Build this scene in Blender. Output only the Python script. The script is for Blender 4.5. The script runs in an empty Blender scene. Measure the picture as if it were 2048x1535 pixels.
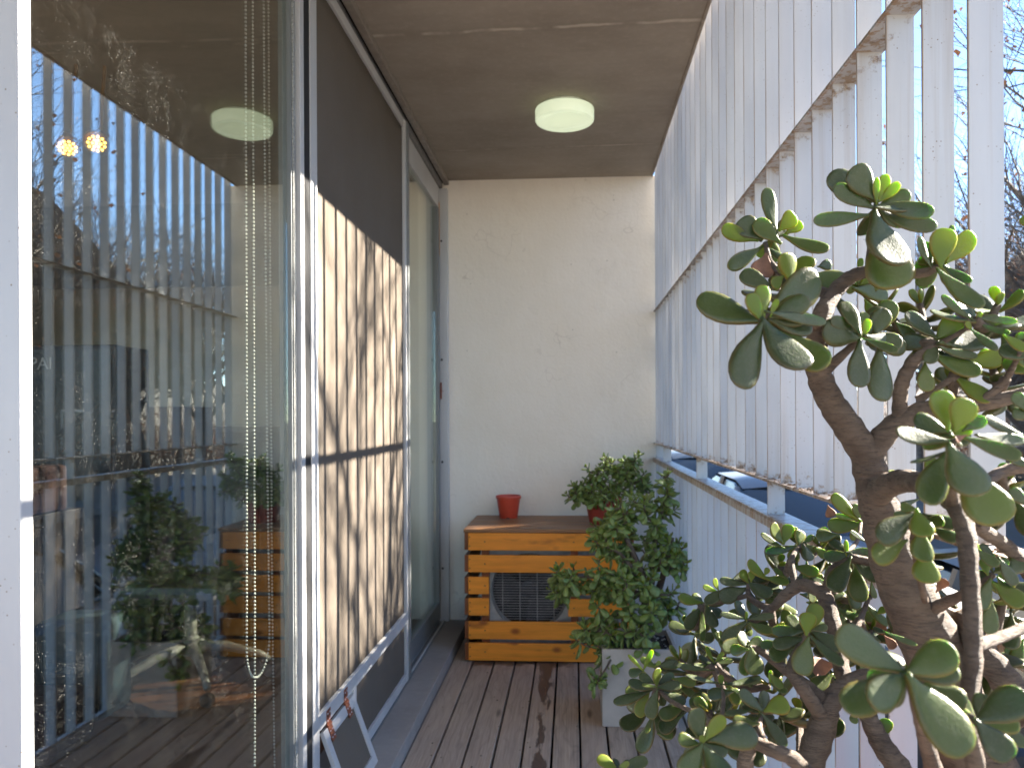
import bpy, bmesh, math, random
import numpy as np
from mathutils import Vector, Matrix, Euler
rad = math.radians
C = bpy.context.scene.collection
SC = bpy.context.scene
random.seed(7)

# ------------------------------------------------------------------ camera, light, exposure
CAM_H = 1.16
YAW, ROLL = rad(3.5), rad(0.27)
cam_data = bpy.data.cameras.new('camera')
cam_data.sensor_width = 36.0
cam_data.lens = 36.0 * 1500 / 2048
cam_data.shift_x, cam_data.shift_y = -0.01429, 0.0315
cam_data.clip_start, cam_data.clip_end = 0.05, 1000
cam_data.dof.use_dof = True
cam_data.dof.focus_distance = 0.95
cam_data.dof.aperture_fstop = 11.0
cam = bpy.data.objects.new('camera', cam_data)
C.objects.link(cam)
fwd = Vector((-math.sin(YAW), math.cos(YAW), 0)); rt = Vector((math.cos(YAW), math.sin(YAW), 0)); up = Vector((0, 0, 1))
r2 = rt * math.cos(ROLL) - up * math.sin(ROLL); u2 = rt * math.sin(ROLL) + up * math.cos(ROLL)
cam.matrix_world = Matrix(((r2.x, u2.x, -fwd.x, 0), (r2.y, u2.y, -fwd.y, 0), (r2.z, u2.z, -fwd.z, CAM_H), (0, 0, 0, 1)))
SC.camera = cam

TO_SUN = Vector((1.0, 0.45, 0.588)).normalized()
sun_el = math.asin(TO_SUN.z); sun_az = math.atan2(TO_SUN.x, TO_SUN.y)
world = bpy.data.worlds.new('World'); SC.world = world; world.use_nodes = True
wn = world.node_tree.nodes; wl = world.node_tree.links
bg = wn['Background']; sky = wn.new('ShaderNodeTexSky')
sky.sky_type = 'NISHITA'; sky.sun_disc = False
sky.sun_elevation = sun_el; sky.sun_rotation = sun_az
sky.air_density = 0.75; sky.dust_density = 0.0; sky.ozone_density = 3.0
wl.new(sky.outputs[0], bg.inputs[0]); bg.inputs[1].default_value = 0.050
sl = bpy.data.lights.new('sun', 'SUN'); sl.energy = 4.6; sl.angle = rad(0.53); sl.color = (1, 0.915, 0.795)
so = bpy.data.objects.new('sun', sl); C.objects.link(so); so.rotation_euler = TO_SUN.to_track_quat('Z', 'Y').to_euler(); so.location = (6, 3, 6)
SC.view_settings.view_transform = 'Standard'; SC.view_settings.look = 'None'
SC.view_settings.exposure = 3.5; SC.view_settings.gamma = 1.0
SC.render.engine = 'CYCLES'
SC.cycles.use_denoising = True
SC.cycles.max_bounces = 14; SC.cycles.diffuse_bounces = 7; SC.cycles.glossy_bounces = 6
SC.cycles.transmission_bounces = 6; SC.cycles.transparent_max_bounces = 16
SC.cycles.caustics_reflective = False; SC.cycles.caustics_refractive = False
SC.cycles.sample_clamp_indirect = 6.0

# ------------------------------------------------------------------ materials
class NT:
    def __init__(s, name):
        s.m = bpy.data.materials.new(name); s.m.use_nodes = True
        s.t = s.m.node_tree; s.n = s.t.nodes; s.l = s.t.links
        s.n.clear(); s.out = s.n.new('ShaderNodeOutputMaterial')
    def node(s, t, **kw):
        n = s.n.new(t)
        for k, v in kw.items():
            if k.startswith('_'): setattr(n, k[1:], v)
            else:
                key = k.replace('__', ' ')
                sock = n.inputs[int(key[1:])] if key[0] == 'i' and key[1:].isdigit() else n.inputs[key]
                if isinstance(v, bpy.types.NodeSocket): s.l.new(v, sock)
                else: sock.default_value = v
        return n
    def coord(s, kind='Object'): return s.node('ShaderNodeTexCoord').outputs[kind]
    def pos(s): return s.node('ShaderNodeNewGeometry').outputs['Position']
    def map(s, vec, scale=(1, 1, 1), loc=(0, 0, 0)): return s.node('ShaderNodeMapping', Vector=vec, Scale=scale, Location=loc).outputs[0]
    def noise(s, vec, scale=5, detail=4, rough=.55, dist=0.0):
        return s.node('ShaderNodeTexNoise', Vector=vec, Scale=scale, Detail=detail, Roughness=rough, Distortion=dist).outputs['Fac']
    def vor(s, vec, scale=5, out='Distance', **kw): return s.node('ShaderNodeTexVoronoi', Vector=vec, Scale=scale, **kw).outputs[out]
    def math(s, op, a, b=0.0, c=0.0, clamp=False):
        n = s.node('ShaderNodeMath', _operation=op, _use_clamp=clamp)
        for i, v in enumerate((a, b, c)):
            if isinstance(v, bpy.types.NodeSocket): s.l.new(v, n.inputs[i])
            else: n.inputs[i].default_value = v
        return n.outputs[0]
    def ramp(s, fac, stops):
        n = s.node('ShaderNodeValToRGB', Fac=fac); e = n.color_ramp.elements
        while len(e) < len(stops): e.new(0.5)
        for x, (p, c) in zip(e, stops): x.position = p; x.color = (c if len(c) == 4 else (*c, 1)) if not isinstance(c, (int, float)) else (c, c, c, 1)
        return n.outputs['Color']
    def step(s, v, a, b): return s.node('ShaderNodeMapRange', _clamp=True, Value=v, From__Min=a, From__Max=b).outputs[0]
    def mix(s, f, a, b, mode='MIX'):
        n = s.node('ShaderNodeMix', _data_type='RGBA', _blend_type=mode)
        for i, v in ((0, f), (6, a), (7, b)):
            if isinstance(v, bpy.types.NodeSocket): s.l.new(v, n.inputs[i])
            else: n.inputs[i].default_value = v if i == 0 else (v if len(v) == 4 else (*v, 1))
        return n.outputs[2]
    def sep(s, v): return s.node('ShaderNodeSeparateXYZ', Vector=v).outputs
    def bump(s, h, strength=.3, dist=.01): return s.node('ShaderNodeBump', Height=h, Strength=strength, Distance=dist).outputs[0]
    def bsdf(s, **kw):
        n = s.node('ShaderNodeBsdfPrincipled')
        for k, v in kw.items():
            sock = n.inputs[k.replace('__', ' ')]
            if isinstance(v, bpy.types.NodeSocket): s.l.new(v, sock)
            else: sock.default_value = (*v, 1) if isinstance(v, tuple) and len(v) == 3 and sock.type == 'RGBA' else v
        return n.outputs[0]
    def end(s, sh): s.l.new(sh, s.out.inputs['Surface']); return s.m

def plain(name, col, rough=.5, metal=0.0, var=.12, scale=30, bump=0.0):
    n = NT(name); c = n.coord()
    f = n.noise(c, scale, 5)
    col2 = tuple(max(0, x * (1 - var * 2)) for x in col); col1 = tuple(min(1, x * (1 + var)) for x in col)
    kw = {}
    if bump: kw['Normal'] = n.bump(f, bump, .004)
    return n.end(n.bsdf(Base__Color=n.ramp(f, [(.3, col2), (.7, col1)]), Roughness=rough, Metallic=metal, **kw))

def mat_white_frame(name, base=(.52, .52, .515)):
    n = NT(name); p = n.pos()
    f = n.noise(n.map(p, (1, 1, .25)), 9, 5); g = n.vor(p, 90); g2 = n.noise(p, 14, 2)
    col = n.mix(n.step(f, .35, .75), tuple(x * .86 for x in base), base)
    spot = n.math('MULTIPLY', n.step(g, .16, .06), n.step(g2, .5, .62))
    col = n.mix(spot, col, (.25, .2, .15))
    return n.end(n.bsdf(Base__Color=col, Roughness=.38, Normal=n.bump(f, .05, .002)))

def mat_louver(name='weathered_white_paint', dirt=.5):
    n = NT(name); p = n.pos(); z = n.sep(p)[2]
    rnd = n.node('ShaderNodeObjectInfo').outputs['Random']
    f = n.noise(n.map(p, (1, 1, .22)), 11, 6, .6); fine = n.noise(p, 120, 3); big = n.noise(n.map(p, (2, 2, .7)), 3.0, 3)
    col = n.mix(n.step(f, .3, .72), (.42, .41, .395), (.55, .54, .52))
    col = n.mix(n.math('MULTIPLY', n.step(big, .5, .72), .3), col, (.44, .41, .37))
    col = n.mix(n.math('MULTIPLY', rnd, .55), col, (.45, .46, .50))
    drip = n.noise(n.map(p, (40, 40, .9)), 1.6, 4, .6); below = n.math('MULTIPLY', n.step(z, 1.25, 1.70), n.step(z, 1.735, 1.72))
    low = n.math('MULTIPLY', n.step(z, 1.25, 1.02), n.step(z, .99, 1.01)); alld = n.math('ADD', n.math('MAXIMUM', below, low), .22)
    col = n.mix(n.math('MULTIPLY', n.math('MULTIPLY', n.step(drip, .50, .74), alld), dirt), col, (.34, .26, .19))
    edge = n.math('MULTIPLY', n.step(n.sep(p)[0], .4418, .4408), n.step(n.noise(n.map(p, (1, 60, 3)), 2, 4), .42, .62))
    col = n.mix(n.math('MULTIPLY', edge, .8), col, (.30, .17, .08))
    # dirt specks and rust near rails
    sp = n.math('MULTIPLY', n.step(n.vor(p, 140), .17, .07), n.step(n.noise(p, 22, 3), .48, .62))
    col = n.mix(sp, col, (.2, .13, .08))
    def band(z0, w):
        d = n.math('ABSOLUTE', n.math('SUBTRACT', z, z0)); return n.step(d, w, 0.0)
    k = n.noise(p, 45, 5, .7)
    b = n.math('MAXIMUM', n.math('MULTIPLY', band(1.708, .05), .8), n.math('MULTIPLY', band(1.012, .05), 1.15))
    b = n.math('MAXIMUM', b, band(.93, .03))
    rust = n.math('MULTIPLY', n.step(n.math('ADD', k, n.math('MULTIPLY', b, .22)), .68, .82), n.step(b, 0.0, .35))
    col = n.mix(rust, col, n.mix(n.step(fine, .4, .6), (.16, .09, .05), (.33, .24, .16)))
    return n.end(n.bsdf(Base__Color=col, Roughness=.5, Normal=n.bump(fine, .12, .001)))

def mat_concrete(name, a, b, seams=()):
    n = NT(name); p = n.pos(); y = n.sep(p)[1]; x = n.sep(p)[0]
    f = n.noise(n.map(p, (1.0, 1.5, 1)), 2.2, 8, .62); g = n.noise(p, 38, 5, .6)
    st = n.noise(n.map(p, (.8, 9, 1)), 3, 5)
    col = n.mix(n.step(f, .3, .7), a, b)
    col = n.mix(n.math('MULTIPLY', n.step(st, .5, .8), .12), col, tuple(v * .62 for v in a))
    col = n.mix(n.math('MULTIPLY', n.step(g, .5, .8), .25), col, tuple(v * 1.35 for v in b))
    for ys, w, sl, amt in seams:
        d = n.math('ABSOLUTE', n.math('SUBTRACT', n.math('ADD', y, n.math('MULTIPLY', x, sl)), n.math('ADD', ys, n.math('MULTIPLY', n.math('SUBTRACT', n.noise(p, 9, 3), .5), .03))))
        m = n.math('MULTIPLY', n.step(d, w, w * .3), n.math('MULTIPLY', n.step(n.noise(n.map(p, (1, .2, 1)), 8, 3), .42, .6), amt))
        col = n.mix(m, col, tuple(v * 1.9 for v in b))
        d2 = n.step(d, w * 3.5, 0); col = n.mix(n.math('MULTIPLY', d2, .22), col, tuple(v * .6 for v in a))
    return n.end(n.bsdf(Base__Color=col, Roughness=.85, Normal=n.bump(g, .25, .004)))

def mat_plaster():
    n = NT('off_white_plaster'); p = n.pos(); x, y, z = n.sep(p)
    f = n.noise(p, 2.2, 6, .6); g = n.noise(p, 60, 4); t = n.noise(n.map(p, (1, 1, .6)), 7, 6, .65)
    col = n.mix(n.step(f, .3, .7), (.80, .73, .615), (.85, .79, .69))
    col = n.mix(n.math('MULTIPLY', n.step(t, .56, .74), .3), col, (.66, .60, .50))
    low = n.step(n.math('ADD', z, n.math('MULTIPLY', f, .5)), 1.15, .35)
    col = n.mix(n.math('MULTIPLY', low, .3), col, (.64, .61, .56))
    pat = n.noise(n.map(p, (1, 1, .8)), 1.3, 2, .5); col = n.mix(n.math('MULTIPLY', n.step(pat, .5, .56), .14), col, (.66, .62, .55))
    crk = n.vor(n.node('ShaderNodeVectorMath', _operation='ADD', i0=p, i1=n.node('ShaderNodeTexNoise', Vector=p, Scale=5.0).outputs['Color']).outputs[0], 2.2, 'Distance', _feature='DISTANCE_TO_EDGE')
    col = n.mix(n.math('MULTIPLY', n.step(crk, .012, .003), n.math('MULTIPLY', n.step(n.noise(p, 2.5, 2), .54, .64), .35)), col, (.45, .39, .32))
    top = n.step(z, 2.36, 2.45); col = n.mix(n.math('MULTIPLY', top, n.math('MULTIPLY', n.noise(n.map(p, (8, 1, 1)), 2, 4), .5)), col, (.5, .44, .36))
    sp = n.math('MULTIPLY', n.step(n.vor(p, 14), .07, .03), n.step(n.noise(p, 5, 1), .5, .55))
    col = n.mix(n.math('MULTIPLY', sp, .6), col, (.3, .26, .2))
    return n.end(n.bsdf(Base__Color=col, Roughness=.8, Normal=n.bump(n.math('ADD', n.math('MULTIPLY', t, 1.0), n.math('MULTIPLY', g, .3)), .55, .008)))

def mat_deck():
    n = NT('weathered_deck_wood'); p = n.pos(); x, y, z = n.sep(p)
    rnd = n.node('ShaderNodeObjectInfo').outputs['Random']
    off = n.node('ShaderNodeCombineXYZ', X=n.math('MULTIPLY', rnd, 3.0), Y=n.math('MULTIPLY', rnd, 37.0)).outputs[0]
    v = n.node('ShaderNodeVectorMath', _operation='ADD', i0=p, i1=off).outputs[0]
    warp = n.noise(n.map(v, (3, 1.2, 1)), 1.6, 3)
    ring = n.math('ADD', n.math('MULTIPLY', n.sep(v)[0], 26), n.math('MULTIPLY', warp, 7.0))
    wav = n.math('ABSOLUTE', n.math('SUBTRACT', n.math('FRACT', ring), .5))
    fib = n.noise(n.map(v, (90, 2.2, 8)), 1.6, 6, .65); bl = n.noise(n.map(v, (6, 1.6, 1)), 1.7, 4)
    col = n.mix(n.step(fib, .3, .72), (.225, .165, .122), (.45, .36, .275))
    col = n.mix(n.math('MULTIPLY', n.step(wav, .34, .49), .34), col, (.14, .108, .088))
    col = n.mix(n.math('MULTIPLY', n.step(bl, .48, .72), .5), col, (.55, .43, .30))
    col = n.mix(n.math('MULTIPLY', rnd, .4), col, (.42, .33, .26))
    # knots
    kn = n.vor(n.map(v, (10, 2.3, 1)), 1.0)
    col = n.mix(n.math('MULTIPLY', n.step(kn, .13, .05), .75), col, (.07, .05, .04))
    # wet stain running from under the crate along one board, plus the crate's foot
    w1 = n.noise(n.map(p, (14, 2.5, 1)), 2.2, 5, .6); w2 = n.noise(n.map(p, (60, 9, 1)), 1.2, 4)
    cx = n.math('ABSOLUTE', n.math('ADD', x, .122))
    wid = n.math('ADD', n.math('MULTIPLY', n.step(y, 2.95, 3.45), .022), n.math('ADD', .010, n.math('MULTIPLY', n.math('SUBTRACT', w1, .5), .11)))
    wid = n.math('ADD', wid, n.math('MULTIPLY', n.step(y, 2.62, 2.38), .03))
    st = n.step(n.math('SUBTRACT', wid, cx), -.003, .004)
    foot = n.step(n.math('ADD', y, n.math('MULTIPLY', n.math('SUBTRACT', n.noise(p, 15, 3), .5), .2)), 3.475, 3.50)
    foot = n.math('MULTIPLY', foot, n.step(x, -.49, -.46)); foot = n.math('MULTIPLY', foot, n.step(x, .02, -.04))
    wet = n.math('MAXIMUM', st, foot)
    col = n.mix(n.math('MULTIPLY', wet, .85), col, (.045, .03, .026))
    ro = n.math('SUBTRACT', .78, n.math('MULTIPLY', wet, .4))
    h = n.math('ADD', n.math('MULTIPLY', fib, .7), n.math('MULTIPLY', n.step(wav, .3, .5), -.25))
    return n.end(n.bsdf(Base__Color=col, Roughness=ro, Normal=n.bump(h, .55, .004)))

def mat_stained(name='orange_stained_pine', light=(.95, .33, .032), dark=(.24, .055, .012), axis='x', worn=0.0):
    n = NT(name); p = n.pos(); rnd = n.node('ShaderNodeObjectInfo').outputs['Random']
    off = n.node('ShaderNodeCombineXYZ', X=n.math('MULTIPLY', rnd, 11.0), Y=rnd, Z=n.math('MULTIPLY', rnd, 5.0)).outputs[0]
    v = n.node('ShaderNodeVectorMath', _operation='ADD', i0=p, i1=off).outputs[0]
    s = (1.2, 14, 14) if axis == 'x' else (14, 1.2, 14)
    f = n.noise(n.map(v, s), 2.5, 6, .62, .4); fine = n.noise(n.map(v, tuple(q * 4 for q in s)), 2.5, 4)
    k = n.noise(n.map(v, (4.5, 9, 11) if axis == 'x' else (9, 4.5, 11)), 1.0, 3)
    col = n.mix(n.step(f, .32, .68), tuple(a * .72 for a in light), light)
    col = n.mix(n.math('MULTIPLY', n.step(fine, .5, .75), .35), col, tuple(a * .6 for a in light))
    col = n.mix(n.math('MULTIPLY', n.step(k, .60, .70), .75), col, dark)
    kk = n.vor(n.map(v, (5.5, 5, 9)), 1.0); col = n.mix(n.math('MULTIPLY', n.step(kk, .17, .06), .85), col, dark)
    if worn: col = n.mix(n.math('MULTIPLY', n.step(n.noise(n.map(v, (2, 6, 6)), 2.5, 5), .4, .65), worn), col, (.20, .125, .085))
    return n.end(n.bsdf(Base__Color=col, Roughness=.45, Specular__IOR__Level=.3, Normal=n.bump(fine, .15, .002)))

def mat_glass(name, dust=.0, f0=.09):
    n = NT(name); g = n.node('ShaderNodeNewGeometry'); p = g.outputs['Position']
    c = n.math('ABSOLUTE', n.node('ShaderNodeVectorMath', _operation='DOT_PRODUCT', i0=g.outputs['Incoming'], i1=g.outputs['Normal']).outputs['Value'])
    F = n.math('ADD', f0, n.math('MULTIPLY', 1 - f0, n.math('POWER', n.math('SUBTRACT', 1.0, c), 4.2)), clamp=True)
    tr = n.node('ShaderNodeBsdfTransparent', Color=(.90, .93, .90, 1)).outputs[0]
    gl = n.node('ShaderNodeBsdfGlossy', Color=(.97, 1, .97, 1), Roughness=.004).outputs[0]
    sh = n.node('ShaderNodeMixShader', Fac=F, i1=tr, i2=gl).outputs[0]
    if dust:
        d1 = n.vor(p, 420); d2 = n.vor(p, 150); dens = n.noise(p, 6, 4, .7); den2 = n.noise(p, 40, 2)
        m1 = n.math('MULTIPLY', n.step(d1, .20, .08), n.step(den2, .5, .62)); m2 = n.step(d2, .085, .04)
        m = n.math('MULTIPLY', n.math('MAXIMUM', n.math('MULTIPLY', m1, .5), m2), n.step(dens, .28, .85))
        film = n.math('MULTIPLY', n.step(n.noise(n.map(p, (1, 3, 1)), 9, 6, .7), .45, .8), .045)
        film = n.math('MULTIPLY', film, .05)
        m = n.math('MULTIPLY', n.math('ADD', n.math('MULTIPLY', m, .8), film), dust, clamp=True)
        df = n.node('ShaderNodeBsdfDiffuse', Color=(.8, .78, .74, 1)).outputs[0]
        sh = n.node('ShaderNodeMixShader', Fac=m, i1=sh, i2=df).outputs[0]
    return n.end(sh)

def mat_fabric():
    n = NT('beige_sunscreen_fabric'); p = n.pos()
    x, y, z = n.sep(p)
    w = n.math('MULTIPLY', n.math('SINE', n.math('MULTIPLY', y, 2600)), n.math('SINE', n.math('MULTIPLY', z, 2600)))
    f = n.noise(p, 3, 4); g = n.noise(p, 260, 2); st = n.noise(n.map(p, (1, 1, .15)), 20, 4)
    col = n.mix(n.step(f, .3, .7), (.121, .099, .077), (.140, .117, .094))
    col = n.mix(n.math('MULTIPLY', n.step(g, .4, .7), .3), col, (.095, .081, .069))
    col = n.mix(n.math('MULTIPLY', n.step(st, .55, .75), .18), col, (.155, .138, .118))
    return n.end(n.bsdf(Base__Color=col, Roughness=.9, Specular__IOR__Level=.15, Normal=n.bump(n.math('ADD', w, g), .15, .0008)))

def mat_leaf(name, scale=1.0, lift=1.0):
    n = NT(name); a = n.node('ShaderNodeVertexColor', _layer_name='leaf').outputs['Color']
    s = n.node('ShaderNodeSeparateColor', Color=a).outputs; yg, mg, rd = s[0], s[1], s[2]
    p = n.coord()
    spk = n.noise(p, 420 * scale, 3, .7); blot = n.noise(p, 55 * scale, 4); fine = n.vor(p, 600 * scale)
    k3 = lambda *c: tuple(v * lift for v in c)
    mat_ = n.mix(n.step(rd, 0, 1), k3(.021, .038, .008), k3(.044, .063, .013))
    mat_ = n.mix(n.step(blot, .35, .7), mat_, k3(.050, .063, .022))
    mat_ = n.mix(n.math('MULTIPLY', n.step(spk, .50, .68), .32), mat_, (.10, .11, .07))       # waxy pale specks
    yng = n.mix(n.step(rd, 0, 1), (.17, .25, .03), (.26, .32, .045))
    col = n.mix(yg, mat_, yng)
    col = n.mix(n.math('MULTIPLY', n.step(mg, .74, 1.0), n.math('ADD', .12, n.math('MULTIPLY', yg, .55))), col, (.40, .13, .05))
    ro = n.math('ADD', .27, n.math('MULTIPLY', spk, .22))
    b = n.bump(n.math('ADD', n.math('MULTIPLY', fine, .4), spk), .18, .0015 / scale)
    pr = n.bsdf(Base__Color=col, Roughness=ro, Subsurface__Weight=n.math('ADD', .22, n.math('MULTIPLY', yg, .55)),
                Subsurface__Radius=(.55, 1.0, .12), Subsurface__Scale=.006 / scale, Specular__IOR__Level=.40, Normal=b)
    tcol = n.mix(yg, (.07, .15, .012), (.25, .28, .02))
    tl = n.node('ShaderNodeBsdfTranslucent', Color=tcol).outputs[0]
    return n.end(n.node('ShaderNodeMixShader', Fac=n.math('ADD', .16, n.math('MULTIPLY', yg, .40)), i1=pr, i2=tl).outputs[0])

def mat_bark(name='jade_bark', a=(.064, .043, .030), b=(.185, .134, .096), scale=1.0):
    n = NT(name); p = n.coord()
    f = n.noise(n.map(p, (1, 1, 2.2)), 26 * scale, 7, .65); g = n.noise(n.map(p, (1, 1, 5)), 90 * scale, 5, .7); big = n.noise(p, 12 * scale, 3)
    col = n.mix(n.step(f, .3, .68), a, b)
    col = n.mix(n.math('MULTIPLY', n.step(g, .50, .66), .7), col, tuple(v * .5 for v in a))
    col = n.mix(n.math('MULTIPLY', n.step(big, .55, .75), .4), col, (.19, .155, .12))
    return n.end(n.bsdf(Base__Color=col, Roughness=.75, Normal=n.bump(n.math('ADD', f, n.math('MULTIPLY', g, 1.5)), 1.0, .004 / scale)))

def mat_emit(name, col, strength, base=None):
    n = NT(name)
    return n.end(n.bsdf(Base__Color=base or col, Roughness=.35, Emission__Color=col, Emission__Strength=strength))

M = dict(
    frame=mat_white_frame('white_powder_coat'), frame_grey=mat_white_frame('grey_powder_coat', (.17, .18, .18)), gap_shade=plain('gap_shade', (.006, .006, .007), .8),  # last one: near-black colour standing in for shade inside narrow gaps
    louver=mat_louver(), rail=mat_louver('grimy_rail_paint', 2.6),
    ceiling=mat_concrete('bare_concrete', (.235, .198, .160), (.335, .288, .238), seams=((2.49, .012, .03, .8), (3.60, .009, .02, .6))),
    sill=mat_concrete('painted_sill', (.25, .225, .205), (.32, .295, .27)),
    plaster=mat_plaster(), deck=mat_deck(), crate=mat_stained(), crate_top=mat_stained('worn_stained_top', (.32, .15, .06), (.12, .05, .03), worn=.75),
    crate_end=mat_stained('stained_end_grain', (.22, .07, .022), (.09, .03, .01)),
    strip=mat_stained('orange_wood_strip', (.50, .24, .06), (.3, .12, .03)),
    glass=mat_glass('dusty_glass', dust=.85, f0=.15), glass_far=mat_glass('far_door_glass', dust=.5, f0=.16), fabric=mat_fabric(),
    leaf=mat_leaf('jade_leaf'), leaf_small=mat_leaf('jade_leaf_small', .8, 4.6), bark=mat_bark(), dryleaf=plain('dry_leaf', (.26, .115, .06), .7, var=.3, scale=60),
    redpot=plain('red_plastic', (.52, .062, .03), .38, var=.05), terracotta=plain('terracotta', (.36, .10, .055), .7),
    planter=plain('pale_fibre_cement', (.43, .375, .32), .75, var=.08, scale=12, bump=.1), soil=plain('dark_soil', (.03, .022, .017), .95, var=.4, scale=120, bump=.6),
    pebble=plain('pale_pebbles', (.5, .48, .44), .7), rusty=plain('rusty_hinge', (.23, .065, .028), .75, var=.35, scale=160, bump=.4), steel=plain('steel', (.6, .6, .6), .3, 1.0),
    ac=plain('aged_white_casing', (.40, .39, .37), .5), acgrille=plain('grey_grille_wire', (.34, .33, .32), .45), black=plain('black_plastic', (.012, .012, .014), .4),
    lampglass=mat_emit('lit_opal_glass', (.86, .97, .66), .058, (.46, .48, .40)), lampbase=plain('lamp_base', (.5, .5, .42), .5),
    beads=plain('white_chain_beads', (.72, .70, .64), .35),
    wood_floor=mat_stained('interior_wood_floor', (.15, .058, .024), (.06, .022, .01), axis='y'), int_wall=plain('interior_wall', (.44, .39, .31), .9, var=.03, scale=2),
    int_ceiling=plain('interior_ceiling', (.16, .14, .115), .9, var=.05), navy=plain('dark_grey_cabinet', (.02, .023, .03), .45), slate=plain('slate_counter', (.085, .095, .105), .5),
    letters=plain('pale_lettering', (.42, .42, .42), .5), brick=plain('brown_sideboard', (.022, .011, .009), .6), redcloth=plain('red_cushion', (.028, .006, .006), .9), teal=plain('dark_teal_cushion', (.010, .024, .032), .9),
    palemetal=plain('pale_chair_metal', (.22, .205, .18), .45), gold=mat_emit('lit_gold_led', (1.0, .50, .08), .9), goldrim=plain('spot_rim', (.5, .26, .08), .3, .8),
)

# ------------------------------------------------------------------ mesh helpers
class MB:
    def __init__(s): s.v = []; s.f = []; s.mi = []; s.col = []
    def add(s, verts, faces, mi=0, cols=None):
        o = len(s.v); s.v.extend([tuple(q) for q in verts]); s.f.extend([tuple(i + o for i in f) for f in faces]); s.mi.extend([mi] * len(faces))
        s.col.extend(cols if cols is not None else [(0, 0, 0, 1)] * len(verts)); return s
    def box(s, x0, x1, y0, y1, z0, z1, mi=0, mat=None):
        v = [(x0, y0, z0), (x1, y0, z0), (x1, y1, z0), (x0, y1, z0), (x0, y0, z1), (x1, y0, z1), (x1, y1, z1), (x0, y1, z1)]
        if mat is not None: v = [mat @ Vector(q) for q in v]
        return s.add(v, [(0, 3, 2, 1), (4, 5, 6, 7), (0, 1, 5, 4), (1, 2, 6, 5), (2, 3, 7, 6), (3, 0, 4, 7)], mi)
    def tube(s, pts, rs, n=8, mi=0, cap=True, wob=0.0):
        pts = [Vector(p) for p in pts]; m = len(pts); vs = []; fs = []
        t0 = (pts[1] - pts[0]).normalized(); a = t0.orthogonal().normalized()
        for i in range(m):
            t = (pts[min(i + 1, m - 1)] - pts[max(i - 1, 0)])
            t = t.normalized() if t.length > 1e-9 else t0
            a = (a - t * a.dot(t)); a = a.normalized() if a.length > 1e-6 else t.orthogonal().normalized(); b = t.cross(a)
            for k in range(n):
                th = 2 * math.pi * k / n; r = rs[i] * (1 + (random.uniform(-wob, wob) if wob else 0))
                vs.append(pts[i] + (a * math.cos(th) + b * math.sin(th)) * r)
        for i in range(m - 1):
            for k in range(n): fs.append((i * n + k, i * n + (k + 1) % n, (i + 1) * n + (k + 1) % n, (i + 1) * n + k))
        if cap: fs.append(tuple(range(n - 1, -1, -1))); fs.append(tuple((m - 1) * n + k for k in range(n)))
        return s.add(vs, fs, mi)
    def lathe(s, prof, n=32, mi=0, o=(0, 0, 0), axis='z', cap=(True, True)):
        vs = []; fs = []
        for r, h in prof:
            for k in range(n):
                th = 2 * math.pi * k / n; x, y = r * math.cos(th), r * math.sin(th)
                q = {'z': (x, y, h), 'y': (x, h, y), 'x': (h, x, y)}[axis]; vs.append((q[0] + o[0], q[1] + o[1], q[2] + o[2]))
        for i in range(len(prof) - 1):
            for k in range(n): fs.append((i * n + k, i * n + (k + 1) % n, (i + 1) * n + (k + 1) % n, (i + 1) * n + k))
        if cap[0]: fs.append(tuple(range(n - 1, -1, -1)))
        if cap[1]: fs.append(tuple((len(prof) - 1) * n + k for k in range(n)))
        return s.add(vs, fs, mi)
    def build(s, name, mats, parent=None, smooth=False, bevel=0.0, origin=None, cols=False, angle=40):
        me = bpy.data.meshes.new(name)
        v = s.v
        if origin is not None: v = [(a - origin[0], b - origin[1], c - origin[2]) for a, b, c in v]
        me.from_pydata(v, [], s.f)
        for m in (mats if isinstance(mats, (list, tuple)) else [mats]): me.materials.append(m)
        if any(s.mi): me.polygons.foreach_set('material_index', s.mi)
        bm = bmesh.new(); bm.from_mesh(me)
        if not cols: bmesh.ops.recalc_face_normals(bm, faces=bm.faces)
        if bevel: bmesh.ops.bevel(bm, geom=list(bm.edges), offset=bevel, segments=2, affect='EDGES', clamp_overlap=True, profile=.6)
        bm.to_mesh(me); bm.free()
        if cols:
            ca = me.color_attributes.new('leaf', 'FLOAT_COLOR', 'POINT'); ca.data.foreach_set('color', np.array(s.col, dtype=np.float32).ravel())
        if smooth:
            me.polygons.foreach_set('use_smooth', [True] * len(me.polygons))
            if smooth == 'auto':
                try: me.set_sharp_from_angle(angle=rad(angle))
                except Exception: pass
        o = bpy.data.objects.new(name, me); C.objects.link(o)
        if origin is not None: o.location = origin
        if parent is not None:
            o.parent = parent; o.location = Vector(o.location) - wloc(parent)
        return o
def wloc(o):
    w = Vector(o.location)
    while o.parent: o = o.parent; w += o.location
    return w
def tag(o, label=None, cat=None, group=None, kind=None):
    for k, v in (('label', label), ('category', cat), ('group', group), ('kind', kind)):
        if v: o[k] = v
    return o
def thing(name, label, cat, loc=(0, 0, 0), group=None):
    o = bpy.data.objects.new(name, None); o.empty_display_size = .1; C.objects.link(o); o.location = loc
    return tag(o, label, cat, group)
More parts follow.
